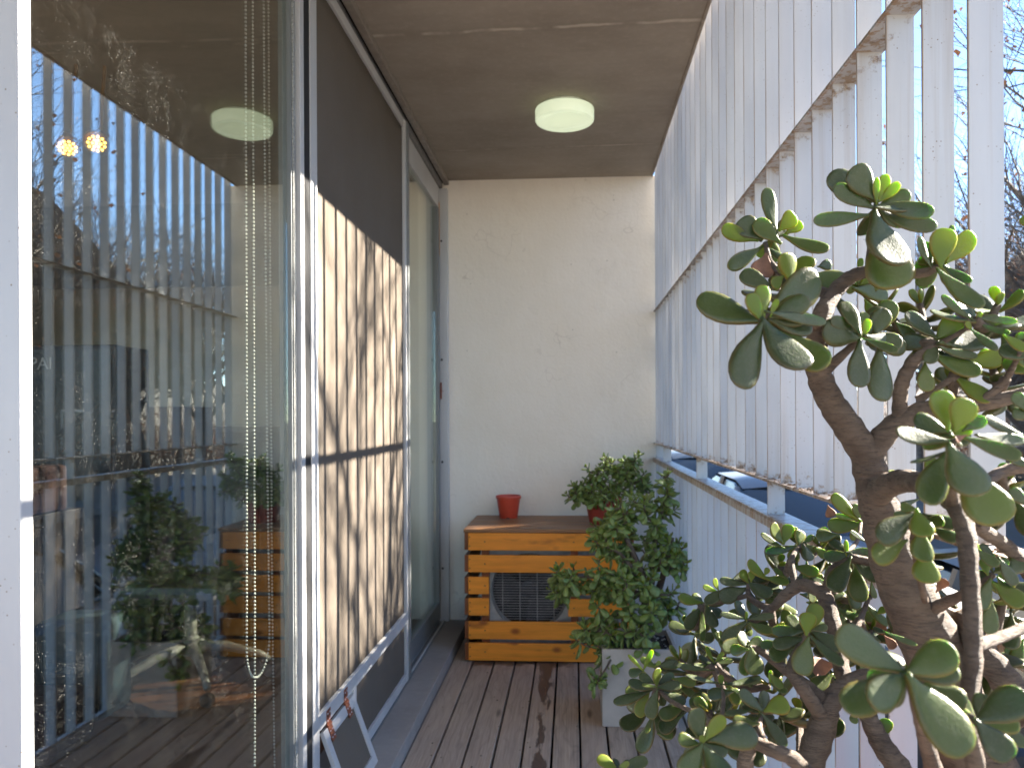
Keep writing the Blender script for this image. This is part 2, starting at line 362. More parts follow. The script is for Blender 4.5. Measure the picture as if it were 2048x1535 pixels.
def spline(ctrl, seg=5):
    """Catmull-Rom through rows of numbers (x,y,z,r...)."""
    c = [np.array(p, float) for p in ctrl]; c = [2 * c[0] - c[1]] + c + [2 * c[-1] - c[-2]]; out = []
    for i in range(1, len(c) - 2):
        for k in range(seg):
            t = k / seg
            out.append(.5 * (2 * c[i] + (c[i + 1] - c[i - 1]) * t + (2 * c[i - 1] - 5 * c[i] + 4 * c[i + 1] - c[i + 2]) * t * t + (3 * c[i] - c[i - 1] - 3 * c[i + 1] + c[i + 2]) * t ** 3))
    out.append(c[-2]); return out
ST = [0, .07, .17, .30, .45, .60, .74, .86, .94, .985, 1.0]
SW = [.13, .17, .30, .55, .82, .97, 1.0, .88, .66, .36, .05]
STH = [.8, .85, .95, 1.0, 1.0, .95, .85, .7, .55, .38, .08]
def leaf(mb, base, tip, width, normal, thick, young, curve=.10, ring=10, coarse=False):
    base = np.array(base, float); tip = np.array(tip, float); ax = tip - base; L = np.linalg.norm(ax); ax /= L
    nn = np.array(normal, float); nn -= ax * nn.dot(ax); q = np.linalg.norm(nn)
    nn = nn / q if q > 1e-6 else np.array(Vector(ax).orthogonal().normalized()); side = np.cross(ax, nn)
    idx = range(len(ST)) if not coarse else (0, 2, 4, 6, 8, 10)
    if coarse: ring = 6
    vs = []; cs = []; rd = random.random(); cup = random.uniform(.0, .22); tw = random.uniform(-.25, .25); bendside = random.uniform(-.06, .06)
    for i in idx:
        t = ST[i]; w = width * .5 * SW[i]; th = thick * .5 * STH[i]
        c = base + ax * (L * t) + nn * (curve * L * (t * t - t)) * 2.2 + side * (bendside * L * t * t)
        ca, sa = math.cos(tw * t), math.sin(tw * t); sd = side * ca + nn * sa; n2 = nn * ca - side * sa
        for k in range(ring):
            a = 2 * math.pi * k / ring; x = math.cos(a); y = math.sin(a)
            x2 = math.copysign(abs(x) ** .9, x); y2 = math.copysign(abs(y) ** .85, y)
            vs.append(c + sd * (w * x2) + n2 * (th * y2 + cup * w * (x2 * x2)))
            cs.append((young, max(abs(x2), t ** 6 if t > .9 else 0), rd, 1))
    m = len(idx); fs = []
    for i in range(m - 1):
        for k in range(ring): fs.append((i * ring + k, i * ring + (k + 1) % ring, (i + 1) * ring + (k + 1) % ring, (i + 1) * ring + k))
    fs.append(tuple(range(ring - 1, -1, -1))); fs.append(tuple((m - 1) * ring + k for k in range(ring)))
    mb.add(vs, fs, 0, cs)

# foreground jade plant: leaf = base xyz, tip xyz, width, facing, youth; branch = xyz, radius
LEAF_CLUSTERS=[[[.2356,.6,.1677,.2169,.5978,.1916,.0222,.0,.0],[.2357,.61,.17,.2075,.6161,.1946,.0226,2.0,.0],[.2343,.6,.1614,.2049,.601,.1783,.0144,5.0,.0],[.2318,.6,.1557,.1917,.6092,.1542,.0124,3.0,.1],[.2316,.59,.1524,.2392,.5723,.11,.0346,.0,.0],[.2477,.615,.1483,.2539,.6017,.0978,.0388,.0,.25],[.238,.6,.1632,.276,.589,.155,.0144,5.0,.0],[.234,.59,.1586,.2699,.6023,.1613,.0071,65.0,.0],[.2445,.61,.1588,.2864,.6074,.1463,.0159,4.0,.0],[.2354,.595,.165,.236,.5947,.1832,.0062,2.0,1.0],[.2393,.6,.1676,.2483,.6051,.1879,.0098,2.0,1.0],[.2399,.6,.1664,.2562,.6014,.1797,.0085,2.0,1.0]],[[.1873,.7,.1692,.1826,.7153,.2129,.016,2.0,.1],[.1726,.7,.162,.1556,.7028,.1811,.0228,1.0,.0],[.1868,.69,.1565,.1675,.6968,.1778,.018,.0,.2],[.1682,.7,.1606,.1369,.6984,.1706,.0152,15.0,.9],[.1726,.7,.1531,.1407,.6854,.1313,.0152,2.0,.1],[.1961,.7,.1631,.2269,.6808,.1449,.0137,45.0,.2],[.1917,.7,.1706,.2047,.7015,.1835,.0167,.0,1.0],[.2004,.71,.1699,.2138,.7125,.1794,.0116,.0,1.0],[.1799,.7,.1529,.1937,.6917,.1405,.0091,4.0,.0]],[[.1875,.66,.1171,.1857,.6582,.14,.0208,.0,.7],[.1945,.67,.1203,.208,.677,.1401,.016,45.0,.4],[.1709,.66,.1103,.1472,.6656,.1245,.0187,2.0,.0],[.2027,.66,.1183,.2393,.6591,.1147,.0215,1.0,.2],[.1806,.66,.1186,.1715,.6571,.1112,.0158,2.0,.5]],[[.1342,.55,.068,.0933,.5693,.0874,.0251,.0,.1],[.134,.54,.065,.1122,.5217,.02,.0241,.0,.0],[.1351,.54,.0661,.1573,.5201,.0306,.0276,.0,.0],[.1544,.565,.0606,.1819,.5452,.0349,.0246,1.0,.2],[.1411,.55,.0743,.186,.5624,.0671,.0096,6.0,.0],[.1488,.58,.0759,.1944,.6005,.1062,.0303,.0,.0],[.1341,.545,.0691,.1275,.5458,.0874,.013,.0,.8],[.1377,.55,.072,.1388,.554,.0945,.0132,1.0,.7],[.1435,.55,.0731,.1483,.5507,.0837,.0054,2.0,1.0]],[[.2277,.61,.0647,.221,.6231,.092,.0146,.0,.0],[.2325,.63,.0695,.2219,.6425,.0977,.011,3.0,.0],[.2301,.62,.0671,.2075,.6156,.078,.0115,4.0,.0],[.2301,.62,.0612,.2003,.6155,.0682,.0236,1.0,.0],[.2276,.61,.0569,.2239,.5987,.0209,.0199,1.0,.0],[.2365,.62,.0631,.2748,.6363,.0549,.0189,2.0,.0],[.2327,.61,.0595,.2532,.5998,.0491,.008,6.0,.0],[.2481,.63,.0667,.256,.6348,.0879,.0206,.0,.0],[.2547,.64,.069,.2651,.6393,.0943,.0181,1.0,.1],[.2507,.63,.0546,.2463,.6132,.0103,.0233,.0,.0],[.2346,.62,.0644,.2393,.6205,.0769,.0074,1.0,1.0]],[[.2852,.6,.116,.2881,.6007,.1446,.0215,.0,.85],[.2956,.61,.1204,.3178,.6132,.142,.0172,2.0,.8],[.2772,.6,.1162,.2708,.6045,.1389,.0078,6.0,.0],[.2798,.59,.1091,.3001,.5684,.0778,.0167,2.0,.15],[.2883,.6,.1147,.3029,.5894,.1,.0085,5.0,.0],[.2831,.61,.1194,.2818,.6179,.138,.008,6.0,.1],[.2982,.61,.1384,.3021,.6142,.1496,.0053,3.0,.0]],[[.2424,.66,.1078,.2758,.6745,.1055,.0165,1.0,.25],[.2516,.67,.1137,.2634,.6718,.1202,.0117,2.0,.9],[.2424,.66,.1078,.2345,.659,.1064,.0086,2.0,.5],[.2202,.68,.1318,.2314,.684,.1339,.0104,2.0,.0],[.2466,.66,.1232,.249,.6627,.1349,.0057,2.0,.9],[.2519,.66,.0965,.2561,.6536,.0844,.01,2.0,.9]],[[.3204,.62,.0752,.2981,.626,.096,.0081,6.0,.0],[.3191,.62,.0739,.2911,.6304,.0855,.0067,65.0,.1],[.3255,.62,.0764,.3527,.6172,.0737,.0067,6.0,.0],[.3254,.62,.0725,.3415,.608,.0621,.0074,5.0,.0],[.3236,.62,.0764,.3264,.6206,.0819,.0051,1.0,1.0],[.3262,.63,.079,.3125,.6293,.091,.0069,55.0,.0],[.3179,.62,.0687,.3138,.6195,.0739,.0054,2.0,.8]],[[.2994,.64,.0645,.2832,.6523,.0873,.0167,1.0,.0],[.3017,.645,.0609,.2784,.6604,.0627,.0154,2.0,.0],[.302,.64,.0631,.3167,.6354,.0792,.0181,.0,.4],[.3022,.635,.0586,.3434,.648,.0635,.0207,1.0,.0],[.2998,.63,.0541,.3292,.6319,.0454,.0082,6.0,.0],[.2993,.64,.0483,.33,.6278,.0325,.0181,2.0,.3],[.3305,.65,.0447,.3606,.6501,.0458,.017,.0,.85],[.2994,.64,.0577,.2912,.6323,.0411,.0125,1.0,.0],[.3175,.64,.0292,.3364,.6235,.0106,.0167,3.0,.6],[.2914,.64,.0403,.2893,.6342,.0185,.0153,2.0,.2],[.2898,.66,.0625,.2872,.6633,.0783,.0129,3.0,.1],[.2777,.66,.078,.2903,.6551,.0662,.0115,3.0,.1]],[[.3512,.6,.0433,.3329,.6073,.0517,.0137,2.0,.0],[.3343,.6,.0598,.3462,.5934,.0491,.0098,2.0,.8],[.31,.6,.0639,.3214,.5886,.0483,.0078,5.0,.0],[.3582,.61,.0326,.3427,.622,.0412,.0119,2.0,.3],[.3488,.6,.0408,.3552,.6026,.0599,.013,1.0,.0],[.3517,.6,.145,.347,.6023,.152,.0104,1.0,.8]],[[.2223,.46,-.0066,.2186,.4596,.0145,.0151,1.0,.45],[.2221,.45,-.0073,.2276,.4464,.0089,.0205,.0,.55],[.2263,.47,-.0101,.2088,.4743,-.003,.0129,2.0,.0],[.2218,.46,-.0156,.1896,.4529,-.012,.0113,3.0,.0],[.2198,.455,-.0226,.2014,.4448,-.0509,.0183,1.0,.1],[.2141,.44,-.0196,.2228,.4281,-.0455,.0249,.0,.1],[.2374,.47,-.0342,.2471,.4543,-.0654,.0292,.0,.3],[.2332,.46,-.014,.2589,.4496,-.0248,.0105,4.0,.1],[.2333,.46,-.0083,.2423,.4571,-.0014,.0084,4.0,.0],[.2508,.48,-.0129,.2851,.4915,-.0168,.0088,5.0,.0],[.2222,.46,-.0213,.197,.452,-.0282,.0034,75.0,.0],[.2469,.54,-.0393,.2545,.5443,-.0309,.0089,2.0,.6],[.2278,.46,-.0123,.2367,.4621,-.0075,.0076,2.0,.9]],[[.2884,.5,-.0135,.2652,.5009,-.002,.0082,4.0,.0],[.2927,.5,-.0004,.2823,.5011,.0014,.01,2.0,.0],[.2893,.5,.004,.2856,.5016,.0138,.01,1.0,.0],[.3073,.53,-.0609,.2993,.5333,-.051,.0106,3.0,.0],[.315,.54,-.0355,.3038,.5427,-.0299,.0089,3.0,.0]],[[.2238,.51,-.0665,.1963,.4984,-.0805,.0172,.0,.0],[.2245,.525,-.0866,.1997,.515,-.096,.0163,.0,.35],[.2247,.505,-.0645,.2256,.4966,-.0787,.0157,.0,.55],[.234,.52,-.0793,.2309,.5123,-.0976,.0171,.0,.3],[.2407,.53,-.0958,.2386,.5227,-.1143,.0222,.0,.5],[.2331,.53,-.0648,.2256,.5327,-.0633,.0097,2.0,.3],[.2312,.53,-.0695,.2195,.5291,-.0685,.0063,4.0,.2],[.2467,.54,-.0703,.2643,.5325,-.0763,.0113,3.0,.0],[.2523,.54,-.0803,.264,.5312,-.0855,.0103,3.0,.0]],[[.3046,.82,-.1121,.2766,.8234,-.0863,.0165,2.0,.65],[.3081,.82,-.1165,.2738,.8262,-.1205,.0172,2.0,.4],[.3046,.82,-.1107,.2975,.8159,-.0949,.0097,2.0,.2],[.3024,.82,-.1122,.2802,.8215,-.1059,.006,5.0,.3],[.3039,.82,-.1121,.3075,.8219,-.0948,.0075,3.0,.8],[.3664,.82,-.0654,.3311,.8166,-.0623,.0105,3.0,.8],[.3691,.82,-.0887,.3339,.8066,-.0973,.0075,5.0,.0]],[[.2621,.73,-.1376,.2411,.7153,-.1649,.0193,.0,.0],[.2708,.74,-.1414,.2918,.7318,-.1566,.0182,1.0,.0],[.2651,.74,-.1342,.243,.7455,-.138,.0122,3.0,.0],[.2638,.74,-.1322,.2879,.7424,-.1319,.0088,4.0,.0],[.2631,.74,-.1355,.2631,.7421,-.1207,.0057,1.0,.9],[.2751,.75,-.148,.2731,.7381,-.1798,.0205,.0,.15],[.2638,.77,-.1205,.2455,.7757,-.1243,.0126,2.0,.1],[.2686,.78,-.1248,.2502,.7864,-.1203,.0142,2.0,.1],[.2894,.76,-.1255,.272,.7555,-.1141,.0055,6.0,.0]],[[.224,.82,-.1363,.211,.8154,-.117,.0157,1.0,.3],[.2264,.82,-.1355,.2335,.8251,-.1175,.0141,1.0,.5],[.2415,.82,-.137,.2452,.8267,-.1242,.019,.0,.5],[.2413,.83,-.1354,.2371,.8291,-.1214,.0117,2.0,.2],[.224,.82,-.1412,.2015,.8225,-.1287,.0083,5.0,.1],[.2415,.82,-.1403,.2075,.8274,-.15,.0099,4.0,.0],[.2433,.81,-.1393,.2485,.8043,-.1534,.0172,.0,.0],[.2479,.82,-.1354,.2575,.8203,-.1297,.0066,4.0,.0],[.2399,.82,-.1419,.2319,.8144,-.1563,.0141,1.0,.3],[.2494,.82,-.1573,.2466,.8112,-.1804,.0074,55.0,.1],[.2796,.82,-.1295,.2612,.8242,-.1254,.0124,2.0,.1],[.2606,.82,-.1434,.2701,.8154,-.1506,.0116,3.0,.4]],[[.1809,.8,-.1769,.1537,.8009,-.1726,.0097,5.0,.0],[.1841,.8,-.1761,.2035,.7878,-.1873,.0194,1.0,.0],[.1809,.8,-.1817,.152,.7923,-.1904,.0178,1.0,.0],[.1817,.8,-.1737,.1758,.8013,-.1629,.0121,.0,1.0],[.1864,.8,-.1721,.1876,.8014,-.1636,.0089,.0,.9],[.2028,.8,-.1712,.1827,.8002,-.1531,.0129,2.0,.8],[.2028,.8,-.1704,.2248,.798,-.1737,.0113,2.0,.5],[.2013,.8,-.1656,.2047,.8012,-.1603,.0073,.0,1.0],[.1848,.8,-.1864,.1891,.7922,-.2081,.0186,1.0,.1],[.1637,.8,-.1826,.1361,.791,-.195,.0121,3.0,.0],[.2004,.8,-.191,.2168,.7918,-.2006,.0137,2.0,.2],[.2215,.8,-.1694,.211,.8041,-.1616,.0073,4.0,.3],[.2309,.8,-.1583,.2544,.7953,-.1642,.0129,2.0,.4],[.1519,.8,-.1819,.1473,.8001,-.1717,.0073,1.0,1.0],[.1495,.8,-.1844,.1362,.8002,-.1798,.0073,3.0,.9],[.1705,.81,-.1744,.1879,.8163,-.1708,.0114,3.0,.0],[.2121,.8,-.1925,.2301,.7902,-.2056,.0097,3.0,.2],[.2494,.81,-.1705,.2635,.8006,-.1779,.0098,4.0,.0]],[[.1371,.82,-.2014,.114,.819,-.1956,.0132,.0,.75],[.1363,.82,-.2079,.1202,.8108,-.2284,.0141,.0,.0],[.1387,.82,-.2079,.1376,.805,-.2394,.0083,4.0,.2],[.1418,.81,-.2029,.1467,.7982,-.2229,.0155,.0,.0],[.1403,.82,-.203,.1633,.8221,-.2,.0116,4.0,.0],[.1483,.82,-.2274,.1612,.8124,-.2445,.0099,3.0,.2]],[[.1665,.74,-.1975,.1418,.736,-.1908,.0063,6.0,.0],[.1701,.74,-.1974,.1953,.7437,-.1952,.0075,5.0,.0],[.1679,.74,-.2011,.1415,.731,-.215,.0127,2.0,.0],[.1715,.74,-.2018,.1909,.7287,-.2078,.0142,2.0,.3],[.1679,.74,-.1974,.1683,.7414,-.1907,.0042,1.0,1.0],[.1694,.75,-.2135,.1442,.7415,-.2269,.0166,2.0,.2],[.1643,.76,-.1938,.1562,.7566,-.2006,.0107,3.0,.2]],[[.1914,.63,-.1784,.1944,.6331,-.1631,.0164,.0,.85],[.2009,.65,-.1813,.2087,.6527,-.1611,.0155,1.0,.8],[.1925,.64,-.1799,.1683,.6499,-.1845,.0109,2.0,.0],[.1911,.64,-.1868,.1668,.6402,-.1933,.0122,2.0,.0],[.1832,.65,-.1989,.1652,.6448,-.2044,.0141,1.0,.1],[.1921,.63,-.1852,.1838,.6202,-.2108,.0212,.0,.1],[.1985,.64,-.1853,.2196,.6235,-.2027,.0128,3.0,.0],[.2023,.65,-.1841,.2245,.6403,-.1959,.0163,1.0,.0],[.2005,.64,-.1792,.2119,.6401,-.1767,.0067,4.0,.0],[.1764,.66,-.1971,.1613,.661,-.199,.0086,3.0,.1]],[[.1707,.4,-.133,.1379,.4027,-.1122,.02,.0,.1],[.171,.395,-.1317,.1961,.3966,-.1214,.0185,.0,.15],[.1694,.395,-.1334,.1466,.3833,-.1431,.018,1.0,.1],[.1793,.42,-.1432,.1439,.4095,-.1575,.0192,1.0,.15],[.1697,.39,-.1333,.1933,.3773,-.1634,.0254,.0,.15],[.2068,.45,-.1579,.2215,.4392,-.1658,.0186,2.0,.1],[.1724,.4,-.1329,.1719,.4007,-.1298,.0026,1.0,1.0],[.2439,.6,-.1698,.2622,.5914,-.1777,.0052,6.0,.0]],[[.0832,.5,-.2123,.0788,.5016,-.1932,.0147,.0,.0],[.0869,.5,-.2123,.0997,.5044,-.1993,.0109,25.0,.65],[.091,.505,-.2154,.1236,.5185,-.215,.0192,.0,.0],[.0805,.5,-.2156,.0682,.4989,-.2122,.0092,2.0,.3],[.081,.49,-.2139,.069,.4796,-.2297,.017,.0,.1],[.0846,.49,-.2149,.097,.4775,-.23,.0192,.0,.1],[.0834,.495,-.2128,.083,.4957,-.2083,.0048,.0,1.0],[.1282,.54,-.2181,.1127,.5421,-.217,.01,1.0,.1]],[[.2182,.42,-.1655,.2427,.419,-.1496,.0187,.0,.0],[.213,.41,-.1633,.2243,.4007,-.1785,.016,1.0,.0],[.2315,.45,-.1783,.2227,.4487,-.1638,.0117,3.0,.0],[.2317,.44,-.1733,.2521,.4324,-.1825,.0086,4.0,.0]],[[.3213,.6,-.143,.3162,.5886,-.1674,.0137,1.0,.1],[.3213,.6,-.1279,.3103,.5919,-.1492,.0124,2.0,.1],[.325,.6,-.1316,.3402,.5867,-.1432,.0163,1.0,.4],[.3287,.6,-.1127,.3372,.5937,-.1307,.0111,3.0,.0],[.3226,.6,-.1077,.3169,.6051,-.101,.0078,4.0,.0],[.3117,.6,-.1052,.3225,.5909,-.116,.0091,3.0,.1],[.3403,.61,-.126,.3611,.6202,-.1111,.0159,1.0,.0],[.3189,.6,-.1216,.3189,.6045,-.1124,.0091,1.0,.5],[.3286,.6,-.1278,.3348,.5917,-.1383,.0091,3.0,.1],[.3958,.7,-.2165,.3883,.7017,-.2112,.0076,2.0,.2],[.3831,.7,-.2196,.3888,.6953,-.2369,.0137,2.0,.3],[.4029,.7,-.2046,.391,.6915,-.2225,.0122,2.0,.2],[.3416,.65,-.1194,.3334,.6494,-.1057,.0085,1.0,.9]],[[.2883,.8,-.1649,.2908,.787,-.1997,.0165,1.0,.1],[.2979,.82,-.1942,.2785,.8254,-.1984,.0107,2.0,.3],[.2758,.81,-.2032,.3009,.7967,-.2148,.0114,3.0,.3],[.3085,.81,-.1994,.3254,.7985,-.2192,.0114,3.0,.2],[.3168,.76,-.2174,.3241,.7735,-.1934,.0198,1.0,.0],[.3303,.8,-.1882,.3191,.8028,-.1873,.0087,2.0,.0],[.3098,.8,-.1749,.3108,.7943,-.1896,.0073,2.0,.2],[.2843,.82,-.2127,.2877,.8153,-.2252,.0125,2.0,.3],[.2451,.82,-.1921,.2664,.8277,-.1973,.0107,2.0,.3],[.3171,.8,-.2053,.3239,.8006,-.2003,.0087,1.0,.8],[.2571,.82,-.1763,.2502,.809,-.1981,.0107,2.0,.2],[.2519,.82,-.2008,.2622,.8201,-.2025,.0107,1.0,.2],[.2881,.78,-.2219,.2629,.7773,-.2182,.0076,4.0,.0],[.3236,.8,-.2256,.3112,.8022,-.2229,.007,4.0,.0],[.2404,.72,-.245,.2221,.7099,-.2539,.0157,2.0,.2],[.2553,.7,-.272,.2527,.6969,-.2797,.0091,1.0,.3],[.2827,.7,-.2893,.2864,.7054,-.278,.0122,1.0,.3]],[[.1486,.66,-.2003,.1457,.6657,-.19,.0118,1.0,.1],[.1521,.66,-.1989,.1643,.6644,-.1951,.0103,2.0,.1],[.1463,.65,-.1994,.1343,.655,-.2018,.0106,1.0,.1],[.1516,.655,-.2009,.1549,.6491,-.2212,.0192,.0,.1],[.1522,.67,-.2091,.1468,.662,-.2258,.0109,3.0,.3],[.1481,.67,-.1962,.1285,.6606,-.2029,.0119,2.0,.1],[.1537,.67,-.199,.1612,.6662,-.2092,.0087,3.0,.0]],[[.0778,.71,-.2523,.0776,.7093,-.2365,.0114,.0,.35],[.0777,.72,-.2585,.0517,.7187,-.2544,.0119,1.0,.0],[.0731,.725,-.2634,.0379,.7109,-.2716,.0104,15.0,.0],[.0752,.725,-.2552,.063,.726,-.2485,.0099,2.0,.0],[.0818,.73,-.2589,.0965,.7319,-.2489,.0094,2.0,.0],[.0796,.71,-.2548,.101,.7171,-.254,.0102,1.0,.0],[.0855,.71,-.2598,.1036,.7045,-.2674,.0153,.0,.0],[.077,.705,-.2571,.0678,.6979,-.2789,.0136,.0,.0],[.0715,.73,-.2684,.0595,.7232,-.2872,.0141,1.0,.4],[.0972,.73,-.2535,.117,.7267,-.2561,.0105,1.0,.4],[.1033,.73,-.2627,.1165,.7259,-.2676,.0084,3.0,.1],[.1024,.71,-.273,.0781,.6977,-.2762,.0137,.0,.1],[.1015,.725,-.2876,.0798,.7139,-.2957,.0151,.0,.0],[.0879,.73,-.2723,.0835,.7277,-.2787,.0073,1.0,.0],[.0735,.73,-.2933,.0698,.7248,-.3046,.0054,5.0,.1],[.0666,.72,-.2428,.0524,.7202,-.2267,.0043,3.0,.9],[.0666,.72,-.2418,.075,.7202,-.2226,.0054,2.0,.9],[.065,.725,-.244,.0527,.7252,-.2479,.0096,1.0,.0],[.0799,.73,-.2423,.0643,.7342,-.2361,.0078,1.0,.5],[.0819,.73,-.2413,.1014,.7337,-.2391,.0096,15.0,.0],[.0793,.72,-.2365,.0823,.7201,-.2334,.0043,1.0,.9],[.0751,.705,-.2521,.0635,.7037,-.2508,.0045,3.0,.3],[.0828,.73,-.2692,.0814,.7266,-.2783,.0063,4.0,.0],[.0838,.74,-.3107,.097,.7379,-.3096,.0127,1.0,.1]],[[.1359,.74,-.239,.1288,.7416,-.225,.0055,1.0,.9],[.139,.74,-.238,.1461,.7416,-.23,.0045,2.0,.8],[.137,.74,-.2411,.1554,.7407,-.239,.0058,45.0,.0],[.1367,.75,-.2481,.1178,.7465,-.2462,.0064,4.0,.2],[.1339,.735,-.2463,.0969,.7306,-.24,.0065,5.0,.0],[.1409,.75,-.2534,.1558,.7441,-.2563,.0045,45.0,.0],[.1387,.75,-.2566,.1537,.742,-.264,.0054,5.0,.1]],[[.1276,.66,-.2327,.1279,.6614,-.2251,.0059,.0,.9],[.1248,.66,-.2318,.0972,.661,-.2254,.0059,45.0,.0],[.1294,.66,-.2327,.1646,.6718,-.2311,.0059,45.0,.0],[.1338,.65,-.2359,.1148,.6545,-.2407,.0116,.0,.0],[.1267,.67,-.25,.1133,.6635,-.2609,.0096,2.0,.0],[.137,.67,-.2422,.1442,.6649,-.2524,.0144,1.0,.4],[.1209,.68,-.2683,.1242,.6777,-.2721,.0088,2.0,.3],[.1173,.67,-.2549,.1021,.6745,-.254,.0096,2.0,.0],[.1528,.67,-.2363,.1642,.6708,-.2307,.0067,4.0,.1],[.1537,.67,-.2344,.1551,.6678,-.2383,.0048,4.0,.0]],[[.1517,.6,-.2316,.1682,.6011,-.225,.0155,.0,.8],[.1484,.6,-.2325,.1302,.5983,-.2149,.0107,1.0,.0],[.1471,.595,-.2339,.1625,.5829,-.2522,.0107,1.0,.0],[.1471,.605,-.2405,.1269,.611,-.2467,.01,1.0,.1],[.1416,.61,-.2357,.12,.6058,-.2375,.0054,4.0,.0],[.1467,.6,-.2342,.1427,.6006,-.2235,.0034,3.0,.7],[.1629,.63,-.2148,.1702,.6252,-.2235,.009,3.0,.3],[.1637,.63,-.2218,.1741,.6237,-.2255,.0072,3.0,.1]],[[.0331,.6,-.2809,.0193,.608,-.2742,.0112,.0,.6],[.0348,.6,-.2817,.0429,.6003,-.2744,.0053,3.0,.5],[.0385,.605,-.2814,.0599,.614,-.2803,.01,15.0,.0],[.0339,.6,-.2817,.0208,.5931,-.2872,.0086,2.0,.2],[.0356,.6,-.2817,.0446,.5961,-.2873,.0095,1.0,.1]]]
